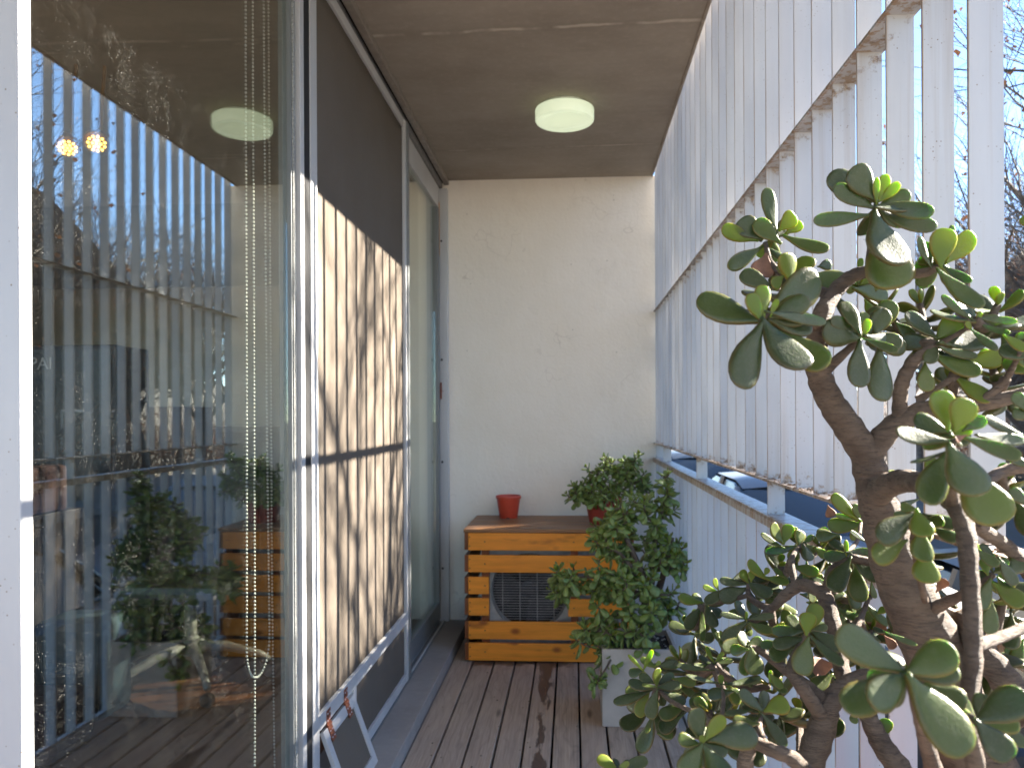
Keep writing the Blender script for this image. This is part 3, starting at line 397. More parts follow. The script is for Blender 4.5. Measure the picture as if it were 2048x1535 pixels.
BRANCHES=[[[.3544,.66,-.3621,.0352],[.3464,.66,-.3283,.033],[.3363,.66,-.286,.0308],[.3124,.67,-.2087,.025],[.2854,.67,-.144,.0219],[.27,.67,-.0963,.0174],[.2612,.67,-.0615,.0147],[.255,.67,-.0332,.013]],[[.2562,.67,-.0375,.0125],[.2387,.66,-.0142,.0125],[.2178,.65,.0123,.0111],[.2052,.64,.0352,.0098],[.2017,.635,.0536,.0089],[.2034,.63,.0778,.008],[.2169,.64,.0997,.0068],[.2312,.64,.1141,.0058],[.2436,.63,.117,.005],[.2633,.62,.1127,.0045],[.2782,.61,.1118,.0037],[.2846,.6,.1148,.002]],[[.2026,.63,.0737,.0059],[.1716,.59,.0769,.0039],[.1372,.555,.0719,.002]],[[.2169,.64,.0997,.0051],[.1964,.66,.1119,.0037],[.181,.69,.1354,.003],[.177,.7,.1581,.0021]],[[.2436,.63,.117,.0042],[.238,.61,.1421,.0033],[.2368,.6,.1631,.0018]],[[.2085,.64,.0351,.0051],[.2233,.63,.0509,.0036],[.2325,.62,.062,.0019]],[[.2554,.67,-.0375,.0112],[.2713,.66,-.0126,.0097],[.2877,.65,.0001,.0089],[.3074,.64,.0066,.0073],[.3301,.63,.008,.0063],[.3634,.62,.0168,.0054]],[[.2775,.655,-.007,.0066],[.2755,.65,.0141,.0059],[.2767,.645,.0307,.0058],[.2843,.64,.0457,.0047],[.2996,.64,.0571,.0023]],[[.2898,.65,.0119,.0039],[.2977,.645,.018,.0028],[.3147,.64,.0322,.0023],[.3236,.64,.0528,.0017]],[[.2976,.64,.0551,.0023],[.3147,.63,.0662,.0019],[.3213,.62,.0742,.0014]],[[.2616,.67,-.0767,.0116],[.2608,.65,-.063,.0106],[.2625,.62,-.0537,.0095],[.2601,.58,-.0513,.0079],[.2557,.54,-.0547,.0068],[.2576,.52,-.0628,.0066],[.2529,.5,-.0781,.006],[.2496,.49,-.0986,.0054],[.2464,.48,-.1306,.0054],[.2412,.47,-.1552,.0053],[.2322,.46,-.1786,.0049],[.2424,.47,-.2097,.0053],[.2608,.5,-.2616,.0067]],[[.2544,.52,-.0594,.0049],[.2334,.48,-.0347,.0029],[.2258,.46,-.0154,.0015]],[[.2479,.48,-.143,.0042],[.2706,.5,-.1449,.0038],[.3041,.52,-.141,.0038]],[[.2322,.46,-.1786,.0037],[.2172,.42,-.1665,.0015]],[[.3038,.66,-.1672,.0057],[.3058,.63,-.1513,.0046],[.3152,.61,-.1377,.0035],[.3243,.6,-.1237,.0022]],[[.3542,.6,-.2358,.0124],[.3431,.62,-.2123,.012],[.3364,.64,-.1947,.0107],[.3407,.68,-.1786,.0091]],[[.3103,.6,-.0859,.0052],[.3475,.62,-.1078,.0058],[.3627,.62,-.1284,.0054]],[[.1764,.62,-.3488,.0132],[.1825,.62,-.3122,.0124],[.1945,.63,-.2841,.0118],[.2071,.64,-.2591,.0111],[.2175,.65,-.2419,.0091],[.2369,.66,-.229,.0066],[.2596,.67,-.2247,.0056],[.2829,.67,-.2178,.004]],[[.2146,.65,-.2453,.0065],[.1951,.65,-.2283,.0054],[.1779,.66,-.2161,.0042],[.161,.66,-.2034,.0029],[.1516,.66,-.2001,.0018]],[[.2084,.64,-.2549,.0064],[.1907,.63,-.2286,.0057],[.1787,.63,-.2103,.004],[.189,.64,-.1926,.0028],[.1956,.64,-.1808,.0017]],[[.2397,.68,-.2395,.0063],[.2424,.7,-.2238,.0075],[.244,.72,-.1998,.0074],[.2447,.74,-.1813,.0074],[.24,.75,-.1716,.007],[.2277,.77,-.1713,.0064],[.2118,.77,-.1826,.0054],[.1979,.77,-.1943,.0039],[.1827,.79,-.1892,.0029],[.1831,.8,-.1775,.0019]],[[.244,.745,-.1777,.005],[.2508,.745,-.1509,.004],[.2652,.74,-.1378,.0022]],[[.2228,.77,-.1714,.0036],[.2251,.79,-.15,.0032],[.2427,.82,-.1396,.0019]],[[.1807,.79,-.1866,.0026],[.1559,.81,-.1996,.0019],[.1392,.82,-.2039,.0014]],[[.1979,.77,-.1943,.0036],[.1806,.75,-.2017,.0025],[.1692,.74,-.1981,.0015]],[[.2632,.745,-.1363,.0025],[.2917,.79,-.129,.0021],[.3065,.82,-.1152,.0019]],[[.2716,.6,-.3306,.0104],[.2642,.6,-.2998,.01],[.253,.6,-.2767,.0094],[.2438,.61,-.2619,.0083],[.2381,.62,-.2462,.0072],[.2398,.64,-.2377,.0062],[.2369,.66,-.2303,.0051]],[[.2041,.57,-.3083,.0076],[.1792,.56,-.2743,.0063],[.1585,.55,-.2483,.0055],[.1427,.55,-.2414,.005],[.1309,.56,-.2395,.0043],[.1182,.56,-.2372,.0028],[.0878,.51,-.2182,.0015]],[[.1298,.56,-.2388,.0049],[.1254,.56,-.2573,.0062],[.1289,.56,-.2829,.0075],[.1557,.58,-.3266,.0085]],[[.1409,.55,-.2415,.0024],[.1387,.57,-.2355,.0023],[.1473,.6,-.236,.0014]],[[.1182,.56,-.2372,.0026],[.1061,.64,-.2528,.0023],[.0875,.69,-.2594,.0021],[.08,.72,-.259,.0014]],[[.115,.6,-.2465,.002],[.1257,.64,-.2398,.0017],[.128,.66,-.2343,.0011]],[[.1318,.68,-.2481,.0018],[.1345,.71,-.2427,.0019],[.1373,.74,-.2433,.0012]],[[.1457,.6,-.3187,.0032],[.0992,.6,-.3002,.0024],[.06,.6,-.2893,.0018],[.0344,.6,-.28,.0012]],[[.2725,.6,-.1443,.0028],[.2437,.55,-.1039,.0022],[.2325,.53,-.0864,.0019],[.2299,.52,-.0672,.0012]],[[.2736,.58,-.2893,.0077],[.2498,.54,-.245,.0061],[.217,.48,-.1993,.0042],[.1946,.44,-.1657,.0031],[.1735,.403,-.1349,.0013]],[[.3301,.63,.008,.0042],[.3442,.62,.0269,.0029],[.3444,.6,.0471,.0016]],[[.3551,.6,-.0396,.0048],[.3291,.6,-.0453,.0046],[.2914,.56,-.0549,.0037]],[[.2539,.72,-.2302,.0038],[.2901,.78,-.2085,.0031],[.3078,.8,-.1878,.0019]]]
FILL=[[0.2215,0.82,-0.1612,0.036],[0.2699,0.84,-0.184,0.038],[0.2104,0.78,-0.2197,0.04],[0.2736,0.82,-0.2517,0.04],[0.159,0.8,-0.2418,0.036],[0.1288,0.84,-0.2323,0.034],[0.23,0.78,-0.3035,0.04],[0.1563,0.74,-0.2867,0.038],[0.1092,0.78,-0.2519,0.036],[0.0714,0.76,-0.2862,0.036],[0.3154,0.82,-0.2298,0.04],[0.2965,0.84,-0.2111,0.038],[0.3554,0.68,-0.1872,0.04],[0.3545,0.64,-0.1491,0.036],[0.3477,0.62,-0.0528,0.036],[0.3563,0.66,0.0393,0.036],[0.3429,0.7,0.0285,0.036],[0.2012,0.74,0.1281,0.036],[0.3057,0.68,0.0961,0.036],[0.3497,0.64,0.0896,0.034],[0.2794,0.7,0.1039,0.034],[0.118,0.66,-0.2562,0.034],[0.1847,0.72,-0.2548,0.036],[0.3272,0.72,-0.1173,0.04],[0.2701,0.84,-0.1429,0.034]]
DRY_LEAVES=[[.1759,.69,.1464,.1675,.68,.1233,.0225],[.3114,.82,-.221,.3285,.81,-.2267,.0134],[.2532,.74,-.2407,.2255,.73,-.2409,.0193],[.2902,.62,-.1426,.2925,.61,-.1295,.0086],[.2307,.455,-.0122,.2199,.445,-.0143,.005],[.2817,.7,-.2004,.2875,.69,-.209,.0091],[.2785,.84,-.0988,.2799,.83,-.1107,.0119]]

# ------------------------------------------------------------------ the setting: balcony shell
XL, XR, YE = -0.69, 0.44, 4.07           # left glazing plane, louvre plane, end wall
ZC, ZS = 2.45, 0.052                     # ceiling underside, sill top
deck = bpy.data.objects.new('deck_floor', None); C.objects.link(deck); tag(deck, 'weathered grey timber deck boards with dark gaps along the balcony', 'deck', kind='structure')
gaps = [-.576, -.475, -.374, -.275, -.178, -.077, .022, .121, .221, .321, .421, .50]
for a, b in zip(gaps[:-1], gaps[1:]):
    dz = random.uniform(-.0015, .0015)
    MB().box(a + .004, min(b - .004, .432), -1.2, 4.066, -.028 + dz, dz).build('board', M['deck'], deck, bevel=.0025)
tag(MB().box(-.576, .50, -1.2, 4.12, -.25, -.06).build('floor_slab', plain('dark_underside', (.03, .028, .026), .9)), 'dark concrete slab under the deck boards', 'slab', kind='structure')
tag(MB().box(-.735 - .10, -.577, -1.2, 4.069, -.25, ZS).build('sill', M['sill'], bevel=.004), 'grey concrete step running under the sliding doors', 'sill', kind='structure')
mb = MB().box(-5.2, .4375, -1.2, 4.4, ZC, ZC + .26); mb.box(.4378, .52, -1.2, 4.4, ZC + .18, ZC + .25); mb.box(.428, .4372, -1.2, 4.068, ZC - .006, ZC - .0005)
tag(mb.build('ceiling', M['ceiling']), 'bare brown concrete ceiling slab', 'ceiling', kind='structure')
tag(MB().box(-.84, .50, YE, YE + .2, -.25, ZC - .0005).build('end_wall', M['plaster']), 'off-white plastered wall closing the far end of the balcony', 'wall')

# ------------------------------------------------------------------ louvre screens
FIN0, PITCH, FX = .863, .1085, (.4405, .4785)
ys = [FIN0 + PITCH * k for k in range(-16, 30)]
def fins(name, z0f, z1, root):
    meshes = {}
    for i, y in enumerate(ys):
        z0 = z0f(i - 16)
        key = round(z0, 3)
        if key not in meshes:
            o = MB().box(FX[0], FX[1], -.0022, .0022, z0, z1).build('slat', M['louver'], root, bevel=.0008); meshes[key] = o
        else:
            o = meshes[key].copy(); C.objects.link(o)
        o.location = (0, y, 0)
        a = rad(random.uniform(-1.6, 1.6)); o.rotation_euler = (0, 0, a); o.location = (.46 - .46 * math.cos(a), y - .46 * math.sin(a), 0)
up_root = thing('louver_screen', 'tall upper screen of white vertical metal louvers up to the ceiling', 'louver screen')
fins('slat', lambda k: 1.0165, ZC + .175, up_root)
MB().box(FX[0] - .004, FX[1] + .003, -1.2, 4.068, 1.718, 1.7225).build('middle_rail', M['rail'], up_root)
mb = MB().box(FX[0] - .005, FX[1] + .003, -1.2, 4.068, 1.010, 1.0155)
for _ in range(420):      # blistered rust and dirt lying on the rail between the slats
    y = random.uniform(.6, 4.05); x = random.uniform(.437, .474); r = random.uniform(.0015, .005)
    mb.lathe([(r, 0), (r * .7, r * .5), (r * .2, r * .7)], 5, 1, (x, y, 1.0150))
mb.build('bottom_rail', [M['rail'], plain('flaking_rust', (.25, .16, .10), .95, var=.5, scale=220)], up_root)
lo_root = thing('louver_screen', 'low screen of white vertical louvers below the open gap', 'louver screen')
fins('slat', lambda k: -.06, .930, lo_root)
mb = MB().box(FX[0] - .008, FX[1] + .010, -1.2, 4.068, .9305, .9355); mb.box(FX[0] - .0095, FX[0] - .0055, -1.2, 4.068, .912, .930)
mb.build('top_rail', M['rail'], lo_root, bevel=.001)
for k in (-10, -1, 8, 17, 26, 29):
    y = FIN0 + PITCH * k
    MB().box(FX[0], FX[1], -.0025, .0025, .936, 1.0095).build('post', M['louver'], lo_root).location = (0, y, 0)
mb = MB().box(FX[0] - .004, FX[1] + .003, -1.2, 4.068, -.03, -.02); mb.build('foot_rail', M['louver'], lo_root)

# ------------------------------------------------------------------ glazed wall on the left
trk = thing('door_track', 'grey head track running along the ceiling above the sliding doors', 'door track', (XL, 2, ZC))
MB().box(-.694, -.668, -1.2, 4.066, 2.424, 2.4495).build('rail', plain('shade_browned_rail', (.26, .225, .19), .5), trk, bevel=.002)  # rail and channel colours darkened for the shade under the ceiling
MB().box(-.760, -.706, -1.2, 4.066, 2.400, 2.4485).build('channel', plain('shaded_channel', (.20, .19, .18), .6), trk)
MB().box(-.706, -.694, -1.2, 4.066, 2.436, 2.4488).build('gap_strip', M['gap_shade'], trk)  # near-black strip painted in for the dark gap between rail and channel
ft = thing('sill_track', 'white sliding door runners fixed along the concrete step', 'door track', (XL, 2, ZS))
for x0, x1, h in ((-.760, -.748, .018), (-.732, -.724, .014), (-.704, -.697, .012)):
    MB().box(x0, x1, -1.2, 4.066, ZS, ZS + h).build('runner', M['frame'], ft, bevel=.001)
MB().box(-.764, -.69, -1.2, 4.066, ZS - .001, ZS + .004).build('base_plate', M['frame_grey'], ft)

# near glass door
gd = thing('sliding_glass_door', 'large dusty sliding glass door nearest the viewer, reflecting louvers', 'glass door', (-.71, 1.38, ZS))
zt, zb = 2.398, ZS + .0185
MB().box(-.745, -.690, .898, .921, zb, zt).build('stile', M['frame'], gd, bevel=.0025)
mb = MB().box(-.735, -.7015, 1.842, 1.874, zb, zt); mb.build('stile', M['frame_grey'], gd, bevel=.002)
MB().box(-.712, -.690, 1.8765, 1.904, zb, zt).build('edge_profile', M['frame'], gd, bevel=.002)
MB().box(-.7012, -.698, 1.848, 1.860, zb, zt).build('brush_seal', plain('brush_seal', (.36, .36, .33), .95, var=.3, scale=300, bump=.3), gd)
MB().box(-.740, -.700, .9212, 1.8418, zt - .055, zt).build('top_frame', M['frame_grey'], gd, bevel=.002)
MB().box(-.740, -.700, .9212, 1.8418, zb, zb + .05).build('bottom_frame', M['frame_grey'], gd, bevel=.002)
MB().box(-.716, -.712, .9213, 1.8417, zb + .0505, zt - .0555).build('glass_pane', M['glass'], gd)
MB().box(-.760, -.6905, 1.9055, 1.944, zb, zt).build('shade_strip', M['gap_shade'], gd)  # flush near-black strip in place of the shadowed recess beside the screen
mb = MB()
for z in (.095, .135): mb.lathe([(.0045, 0), (.0045, .0025), (.003, .0035)], 10, 0, (-.6895, 1.893, z), 'x')
mb.build('screw', M['steel'], gd)

# fabric screen door with pet flap
sd = thing('screen_door', 'beige fabric sliding screen door striped by louver shadows', 'screen door', (-.70, 2.52, ZS))
Y0, Y1 = 1.946, 3.118; zt, zb = 2.388, ZS + .0125
MB().box(-.712, -.688, Y0, Y0 + .051, zb, zt).build('stile', M['frame'], sd, bevel=.002)
MB().box(-.712, -.686, Y1 - .058, Y1 - .030, zb, zt).build('stile', M['frame'], sd, bevel=.003)
MB().box(-.712, -.680, Y1 - .0295, Y1, zb, zt).build('stile', M['frame_grey'], sd, bevel=.003)
ya, yb = Y0 + .0512, Y1 - .0582
MB().box(-.711, -.689, ya, yb, zt - .034, zt).build('top_frame', M['frame'], sd, bevel=.002)
MB().box(-.711, -.687, ya, yb, .308, .352).build('middle_frame', M['frame'], sd, bevel=.002)
MB().box(-.711, -.689, 2.345, yb, zb, zb + .036).build('bottom_frame', M['frame'], sd, bevel=.002)
MB().box(-.711, -.688, 2.315, 2.3448, zb, .3078).build('divider', M['frame'], sd, bevel=.002)
mb = MB()                                   # slightly slack cloth
def cloth(y0, y1, z0, z1, amp):
    ny, nz = 26, 40; vs = []; fs = []
    for j in range(nz + 1):
        for i in range(ny + 1):
            u, v = i / ny, j / nz
            vs.append((-.700 + amp * math.sin(u * math.pi) * math.sin(v * math.pi) * math.sin(u * 9 + v * 2.5) * .5 + .0006 * math.sin(u * 40), y0 + (y1 - y0) * u, z0 + (z1 - z0) * v))
    for j in range(nz):
        for i in range(ny): a = j * (ny + 1) + i; fs.append((a, a + 1, a + ny + 2, a + ny + 1))
    mb.add(vs, fs)
cloth(ya - .004, yb + .004, .350, zt - .032, .004)
o = mb.build('fabric_panel', M['fabric'], sd, smooth=True); o.modifiers.new('thickness', 'SOLIDIFY').thickness = .0016
mb = MB(); cloth(2.343, yb + .004, zb + .034, .310, .003)
o = mb.build('fabric_panel', M['fabric'], sd, smooth=True); o.modifiers.new('thickness', 'SOLIDIFY').thickness = .0016
tilt = rad(20)
hy0, hy1, hz, hh = 2.012, 2.300, .302, .225
Rm = Matrix.Translation((-.687, 0, hz)) @ Matrix.Rotation(-tilt, 4, 'Y')
mb = MB()
mb.box(-.010, .002, hy0, hy0 + .030, -hh, -.004, mat=Rm); mb.box(-.010, .002, hy1 - .030, hy1, -hh, -.004, mat=Rm)
mb.box(-.0098, .0018, hy0 + .0302, hy1 - .0302, -.034, -.004, mat=Rm); mb.box(-.0098, .0018, hy0 + .0302, hy1 - .0302, -hh, -hh + .03, mat=Rm)
fl = mb.build('pet_flap', M['frame'], sd, bevel=.0015)
MB().box(-.006, -.003, hy0 + .0303, hy1 - .0303, -hh + .031, -.035, mat=Rm).build('flap_panel', M['fabric'], fl)
for yc in (2.062, 2.222):
    mb = MB(); mb.box(-.6862, -.6848, yc - .016, yc + .016, .3035, .344)
    mb.box(.0024, .0040, yc - .016, yc + .016, -.046, -.004, mat=Rm)
    mb.tube([(-.684, yc - .016, .301), (-.684, yc + .016, .301)], [.0042, .0042], 8)
    for dy in (-.009, .009):
        for dz in (.013, .033): mb.lathe([(.0028, 0), (.002, .0012)], 8, 1, (-.6848, yc + dy, .301 + dz), 'x')
        for dz in (-.018, -.036):
            q = Rm @ Vector((.004, yc + dy, dz)); mb.lathe([(.0028, 0), (.002, .0012)], 8, 1, tuple(q), 'x')
    mb.build('hinge', [M['rusty'], M['steel']], fl, bevel=0)

# far glass door and jamb
fd = thing('sliding_glass_door', 'narrow far sliding glass door beside the end wall', 'glass door', (-.735, 3.6, ZS))
zt, zb = 2.398, ZS + .019
MB().box(-.756, -.716, 3.06, 4.018, zt - .112, zt).build('top_frame', M['frame'], fd, bevel=.002)
MB().box(-.756, -.716, 3.06, 4.018, zb, .165).build('bottom_frame', M['frame_grey'], fd, bevel=.002)
MB().box(-.756, -.714, 3.972, 4.018, .1652, zt - .1122).build('stile', M['frame_grey'], fd, bevel=.002)
MB().box(-.756, -.716, 3.06, 3.11, .1652, zt - .1122).build('stile', M['frame'], fd, bevel=.002)
MB().box(-.737, -.730, 3.1102, 3.9718, .1653, zt - .1123).build('glass_pane', M['glass_far'], fd)
jb = thing('door_jamb', 'grey metal door jamb against the end wall with screw holes', 'door jamb', (-.71, 4.04, ZS))
MB().box(-.757, -.672, 4.026, 4.068, ZS, 2.396).build('profile', M['frame'], jb, bevel=.003)
MB().box(-.733, -.7305, 4.0215, 4.0255, 1.70, 2.32).build('groove', M['gap_shade'], jb)
MB().box(-.727, -.713, 4.018, 4.0257, 2.03, 2.32).build('wood_strip', M['strip'], jb, bevel=.001)
mb = MB()
for z, r in ((2.11, .006), (1.468, .007), (.915, .007), (.340, .007)): mb.lathe([(r, 0), (r * .8, -.0015)], 10, 0, (-.705, 4.0255, z), 'y')
for z in (.915, .342): mb.lathe([(.004, 0), (.003, -.001)], 8, 0, (-.727, 4.0255, z), 'y')
mb.build('screw_hole', M['black'], jb)
mb = MB().box(-.7145, -.7045, 4.0225, 4.0255, 1.255, 1.345); mb.box(-.727, -.697, 4.0228, 4.0254, 1.296, 1.300)
mb.build('lock_keep', M['rusty'], jb, bevel=.001)

# roller blind chains hanging behind the near pane
def chain(label, pts, loc):
    t = thing('blind_chain', label, 'blind chain', loc, 'bead chains of the roller blinds')
    P = [Vector(p) for p in pts]; out = []; carry = 0.0; step = .0092
    for a, b in zip(P[:-1], P[1:]):
        L = (b - a).length; d = carry
        while d < L: out.append(a + (b - a) * (d / L)); d += step
        carry = d - L
    mb = MB(); r = .0031
    for q in out: mb.lathe([(.0006, -r), (r * .75, -r * .66), (r, 0), (r * .75, r * .66), (.0006, r)], 6, 0, q)
    mb.build('beads', M['beads'], t, smooth=True)
def loopc(xa, ya_, yb_, zbot, ztop, n=14):
    r = (yb_ - ya_) / 2; yc = (ya_ + yb_) / 2
    pts = [(xa, ya_ + .012, ztop), (xa, ya_ + .006, zbot + .6), (xa, ya_, zbot + r)]
    pts += [(xa, yc - r * math.cos(math.pi * i / n), zbot + r - r * 1.25 * math.sin(math.pi * i / n)) for i in range(1, n)]
    return pts + [(xa, yb_, zbot + r), (xa, yb_ - .012, zbot + .6), (xa, yb_ - .02, ztop)]
chain('shorter bead chain loop ending above the interior floor', loopc(-.760, 1.703, 1.836, .552, 2.38), (-.76, 1.77, .55))
chain('longer bead chain loop hanging out of sight at the bottom', loopc(-.772, 1.770, 1.895, .10, 2.38), (-.772, 1.83, .1))

# ------------------------------------------------------------------ ceiling light
lt = thing('ceiling_light', 'lit round opal glass drum light on the concrete ceiling', 'ceiling light', (-.027, 3.12, ZC))
MB().lathe([(.092, ZC - .016), (.095, ZC - .012), (.095, ZC - .0005)], 48, 0, (-.027, 3.12, 0)).build('mount', M['lampbase'], lt, smooth='auto')
R_ = .122
prof = [(.090, ZC - .0165), (R_ - .006, ZC - .0175), (R_ - .001, ZC - .020), (R_, ZC - .024), (R_, ZC - .062), (R_ - .004, ZC - .068), (R_ - .015, ZC - .067), (.09, ZC - .065), (.075, ZC - .0635), (.055, ZC - .062), (.04, ZC - .061), (.026, ZC - .060), (.012, ZC - .060), (.002, ZC - .060)]
mb = MB().lathe(prof, 64, 0, (-.027, 3.12, 0))
for i, (x, y, z) in enumerate(mb.v):       # the shade's face is pressed with an S-shaped swell
    dx, dy = (x + .027) / R_, (y - 3.12) / R_; r = math.hypot(dx, dy)
    if z < ZC - .055 and r < .9: mb.v[i] = (x, y, z - .020 * math.sin(dy * 4.2 + dx * 1.6) * (1 - (r / .9) ** 2))
mb.build('shade', M['lampglass'], lt, smooth='auto', angle=50)

# ------------------------------------------------------------------ crate over the air-conditioner
cr = thing('slatted_crate', 'orange stained pine slatted cover box standing over an air conditioner', 'crate', (-.12, 3.78, 0))
cx0, cx1, cy0, cy1, ch = -.515, .285, 3.532, 4.020, .630
rows = [(.005, .088), (.106, .190), (.217, .299), (.319, .400), (.422, .504), (.526, .628 - .019)]
sl = cx0 + .0175
for i, (z0, z1) in enumerate(rows):
    segs = [(sl + .0004, cx1 - .0179)] if i not in (2, 3) else [(sl + .0004, -.399), (-.025, cx1 - .0179)]
    for a, b in segs:
        MB().box(a, b, cy0, cy0 + .018, z0, z1).build('front_slat', M['crate'], cr, bevel=.003)
        mb = MB()
    for x0 in (cx0, cx1 - .0175):
        MB().box(x0, x0 + .0175, cy0 + .003, cy1, z0 + .002, z1 - .001).build('side_slat', M['crate_end'], cr, bevel=.002)
for x0 in (-.435, -.012, .225):
    MB().box(x0, x0 + .035, cy0 + .0183, cy0 + .048, .004, .606).build('post', M['crate_end'], cr)
tops = [(cy0 - .004, cy0 + .118), (cy0 + .122, cy0 + .243), (cy0 + .247, cy0 + .366), (cy0 + .370, cy1 + .004)]
for a, b in tops: MB().box(cx0 - .003, cx1 + .003, a, b, .6095 + random.uniform(0, .0012), .6275).build('top_board', M['crate_top'], cr, bevel=.003)
mb = MB()
for z0, z1 in rows:
    for x in (-.490, -.418, .003, .24):
        for z in ((z0 + z1) / 2,) if x != -.490 else (z0 + .02, z1 - .02): mb.lathe([(.0032, 0), (.0022, -.0012)], 8, 0, (x, cy0 - .0002, z), 'y')
mb.build('nail_head', M['black'], cr)

ac = thing('air_conditioner', 'grey outdoor air conditioner unit inside the slatted crate', 'air conditioner', (-.1, 3.8, .0))
fcx, fcz, fr = -.211, .317, .186
bx0, bx1, by0, by1, bz0, bz1 = -.415, .215, 3.60, 3.90, .03, .585
mb = MB()                                    # casing front plate with a round opening
N = 64; ring = [(fcx + fr * math.cos(2 * math.pi * k / N), by0, fcz + fr * math.sin(2 * math.pi * k / N)) for k in range(N)]
rim2 = [(fcx + fr * .97 * math.cos(2 * math.pi * k / N), by0 + .05, fcz + fr * .97 * math.sin(2 * math.pi * k / N)) for k in range(N)]
outer = []
for k in range(N):
    c, s = math.cos(2 * math.pi * k / N), math.sin(2 * math.pi * k / N)
    tt = min((bx1 - fcx) / c if c > 1e-6 else 9, (bx0 - fcx) / c if c < -1e-6 else 9, (bz1 - fcz) / s if s > 1e-6 else 9, (bz0 - fcz) / s if s < -1e-6 else 9)
    outer.append((fcx + c * tt, by0 + .001, fcz + s * tt))
mb.add(ring + rim2 + outer, [(k, (k + 1) % N, 2 * N + (k + 1) % N, 2 * N + k) for k in range(N)] + [(k, (k + 1) % N, N + (k + 1) % N, N + k) for k in range(N)])
mb.box(bx0, bx0 + .004, by0 + .002, by1, bz0, bz1); mb.box(bx1 - .004, bx1, by0 + .002, by1, bz0, bz1)
mb.box(bx0 + .0045, bx1 - .0045, by0 + .002, by1, bz1 - .004, bz1); mb.box(bx0 + .0045, bx1 - .0045, by0 + .002, by1, bz0, bz0 + .004)
mb.box(bx0, bx1, by1 + .0005, by1 + .004, bz0, bz1)
mb.box(bx0 + .05, bx0 + .12, by0 + .05, by1 - .05, .0, bz0 - .0005); mb.box(bx1 - .12, bx1 - .05, by0 + .05, by1 - .05, .0, bz0 - .0005)
mb.build('casing', M['ac'], ac)
mb = MB().box(fcx - .19, fcx + .19, by0 + .12, by0 + .124, fcz - .19, fcz + .19); mb.build('coil', M['black'], ac)
mb = MB()
z = fcz - fr + .006
while z < fcz + fr:
    h = math.sqrt(max(0, fr * fr - (z - fcz) ** 2)); mb.tube([(fcx - h, by0 - .002, z), (fcx + h, by0 - .002, z)], [.0016] * 2, 6); z += .0125
for x in (-.128, -.045, .038, .118): mb.tube([(fcx + x, by0 - .005, fcz - math.sqrt(fr * fr - x * x)), (fcx + x, by0 - .005, fcz + math.sqrt(fr * fr - x * x))], [.002] * 2, 6)
mb.build('grille', M['acgrille'], ac)
mb = MB().lathe([(.045, 0), (.045, -.03), (.02, -.036)], 24, 0, (fcx, by0 + .07, fcz), 'y')
for k in range(3):
    a0 = 2 * math.pi * k / 3 + .4; vs = []
    for i in range(7):
        a = a0 + i * .2
        for r in (.04, .11, .168): vs.append((fcx + r * math.cos(a), by0 + .045 + .006 * i, fcz + r * math.sin(a)))
    mb.add(vs, [(i * 3 + j, i * 3 + j + 1, i * 3 + j + 4, i * 3 + j + 3) for i in range(6) for j in range(2)])
o = mb.build('fan', plain('dark_fan', (.05, .05, .055), .5), ac); o.modifiers.new('thickness', 'SOLIDIFY').thickness = .003

# small red pot
px_, py_ = -.338, 3.93
mb = MB().lathe([(.046, 0), (.0475, .004), (.062, .100), (.0655, .101), (.067, .104), (.067, .114), (.0655, .116), (.063, .116), (.0605, .100), (.047, .008), (.001, .008)], 40, 0, (px_, py_, .6285))
mb.box(px_ - .008, px_ + .010, py_ - .0476, py_ - .043, .6286, .633, 1)
tag(mb.build('flower_pot', [M['redpot'], M['black']], smooth='auto'), 'small empty red plastic pot on the crate top', 'flower pot')

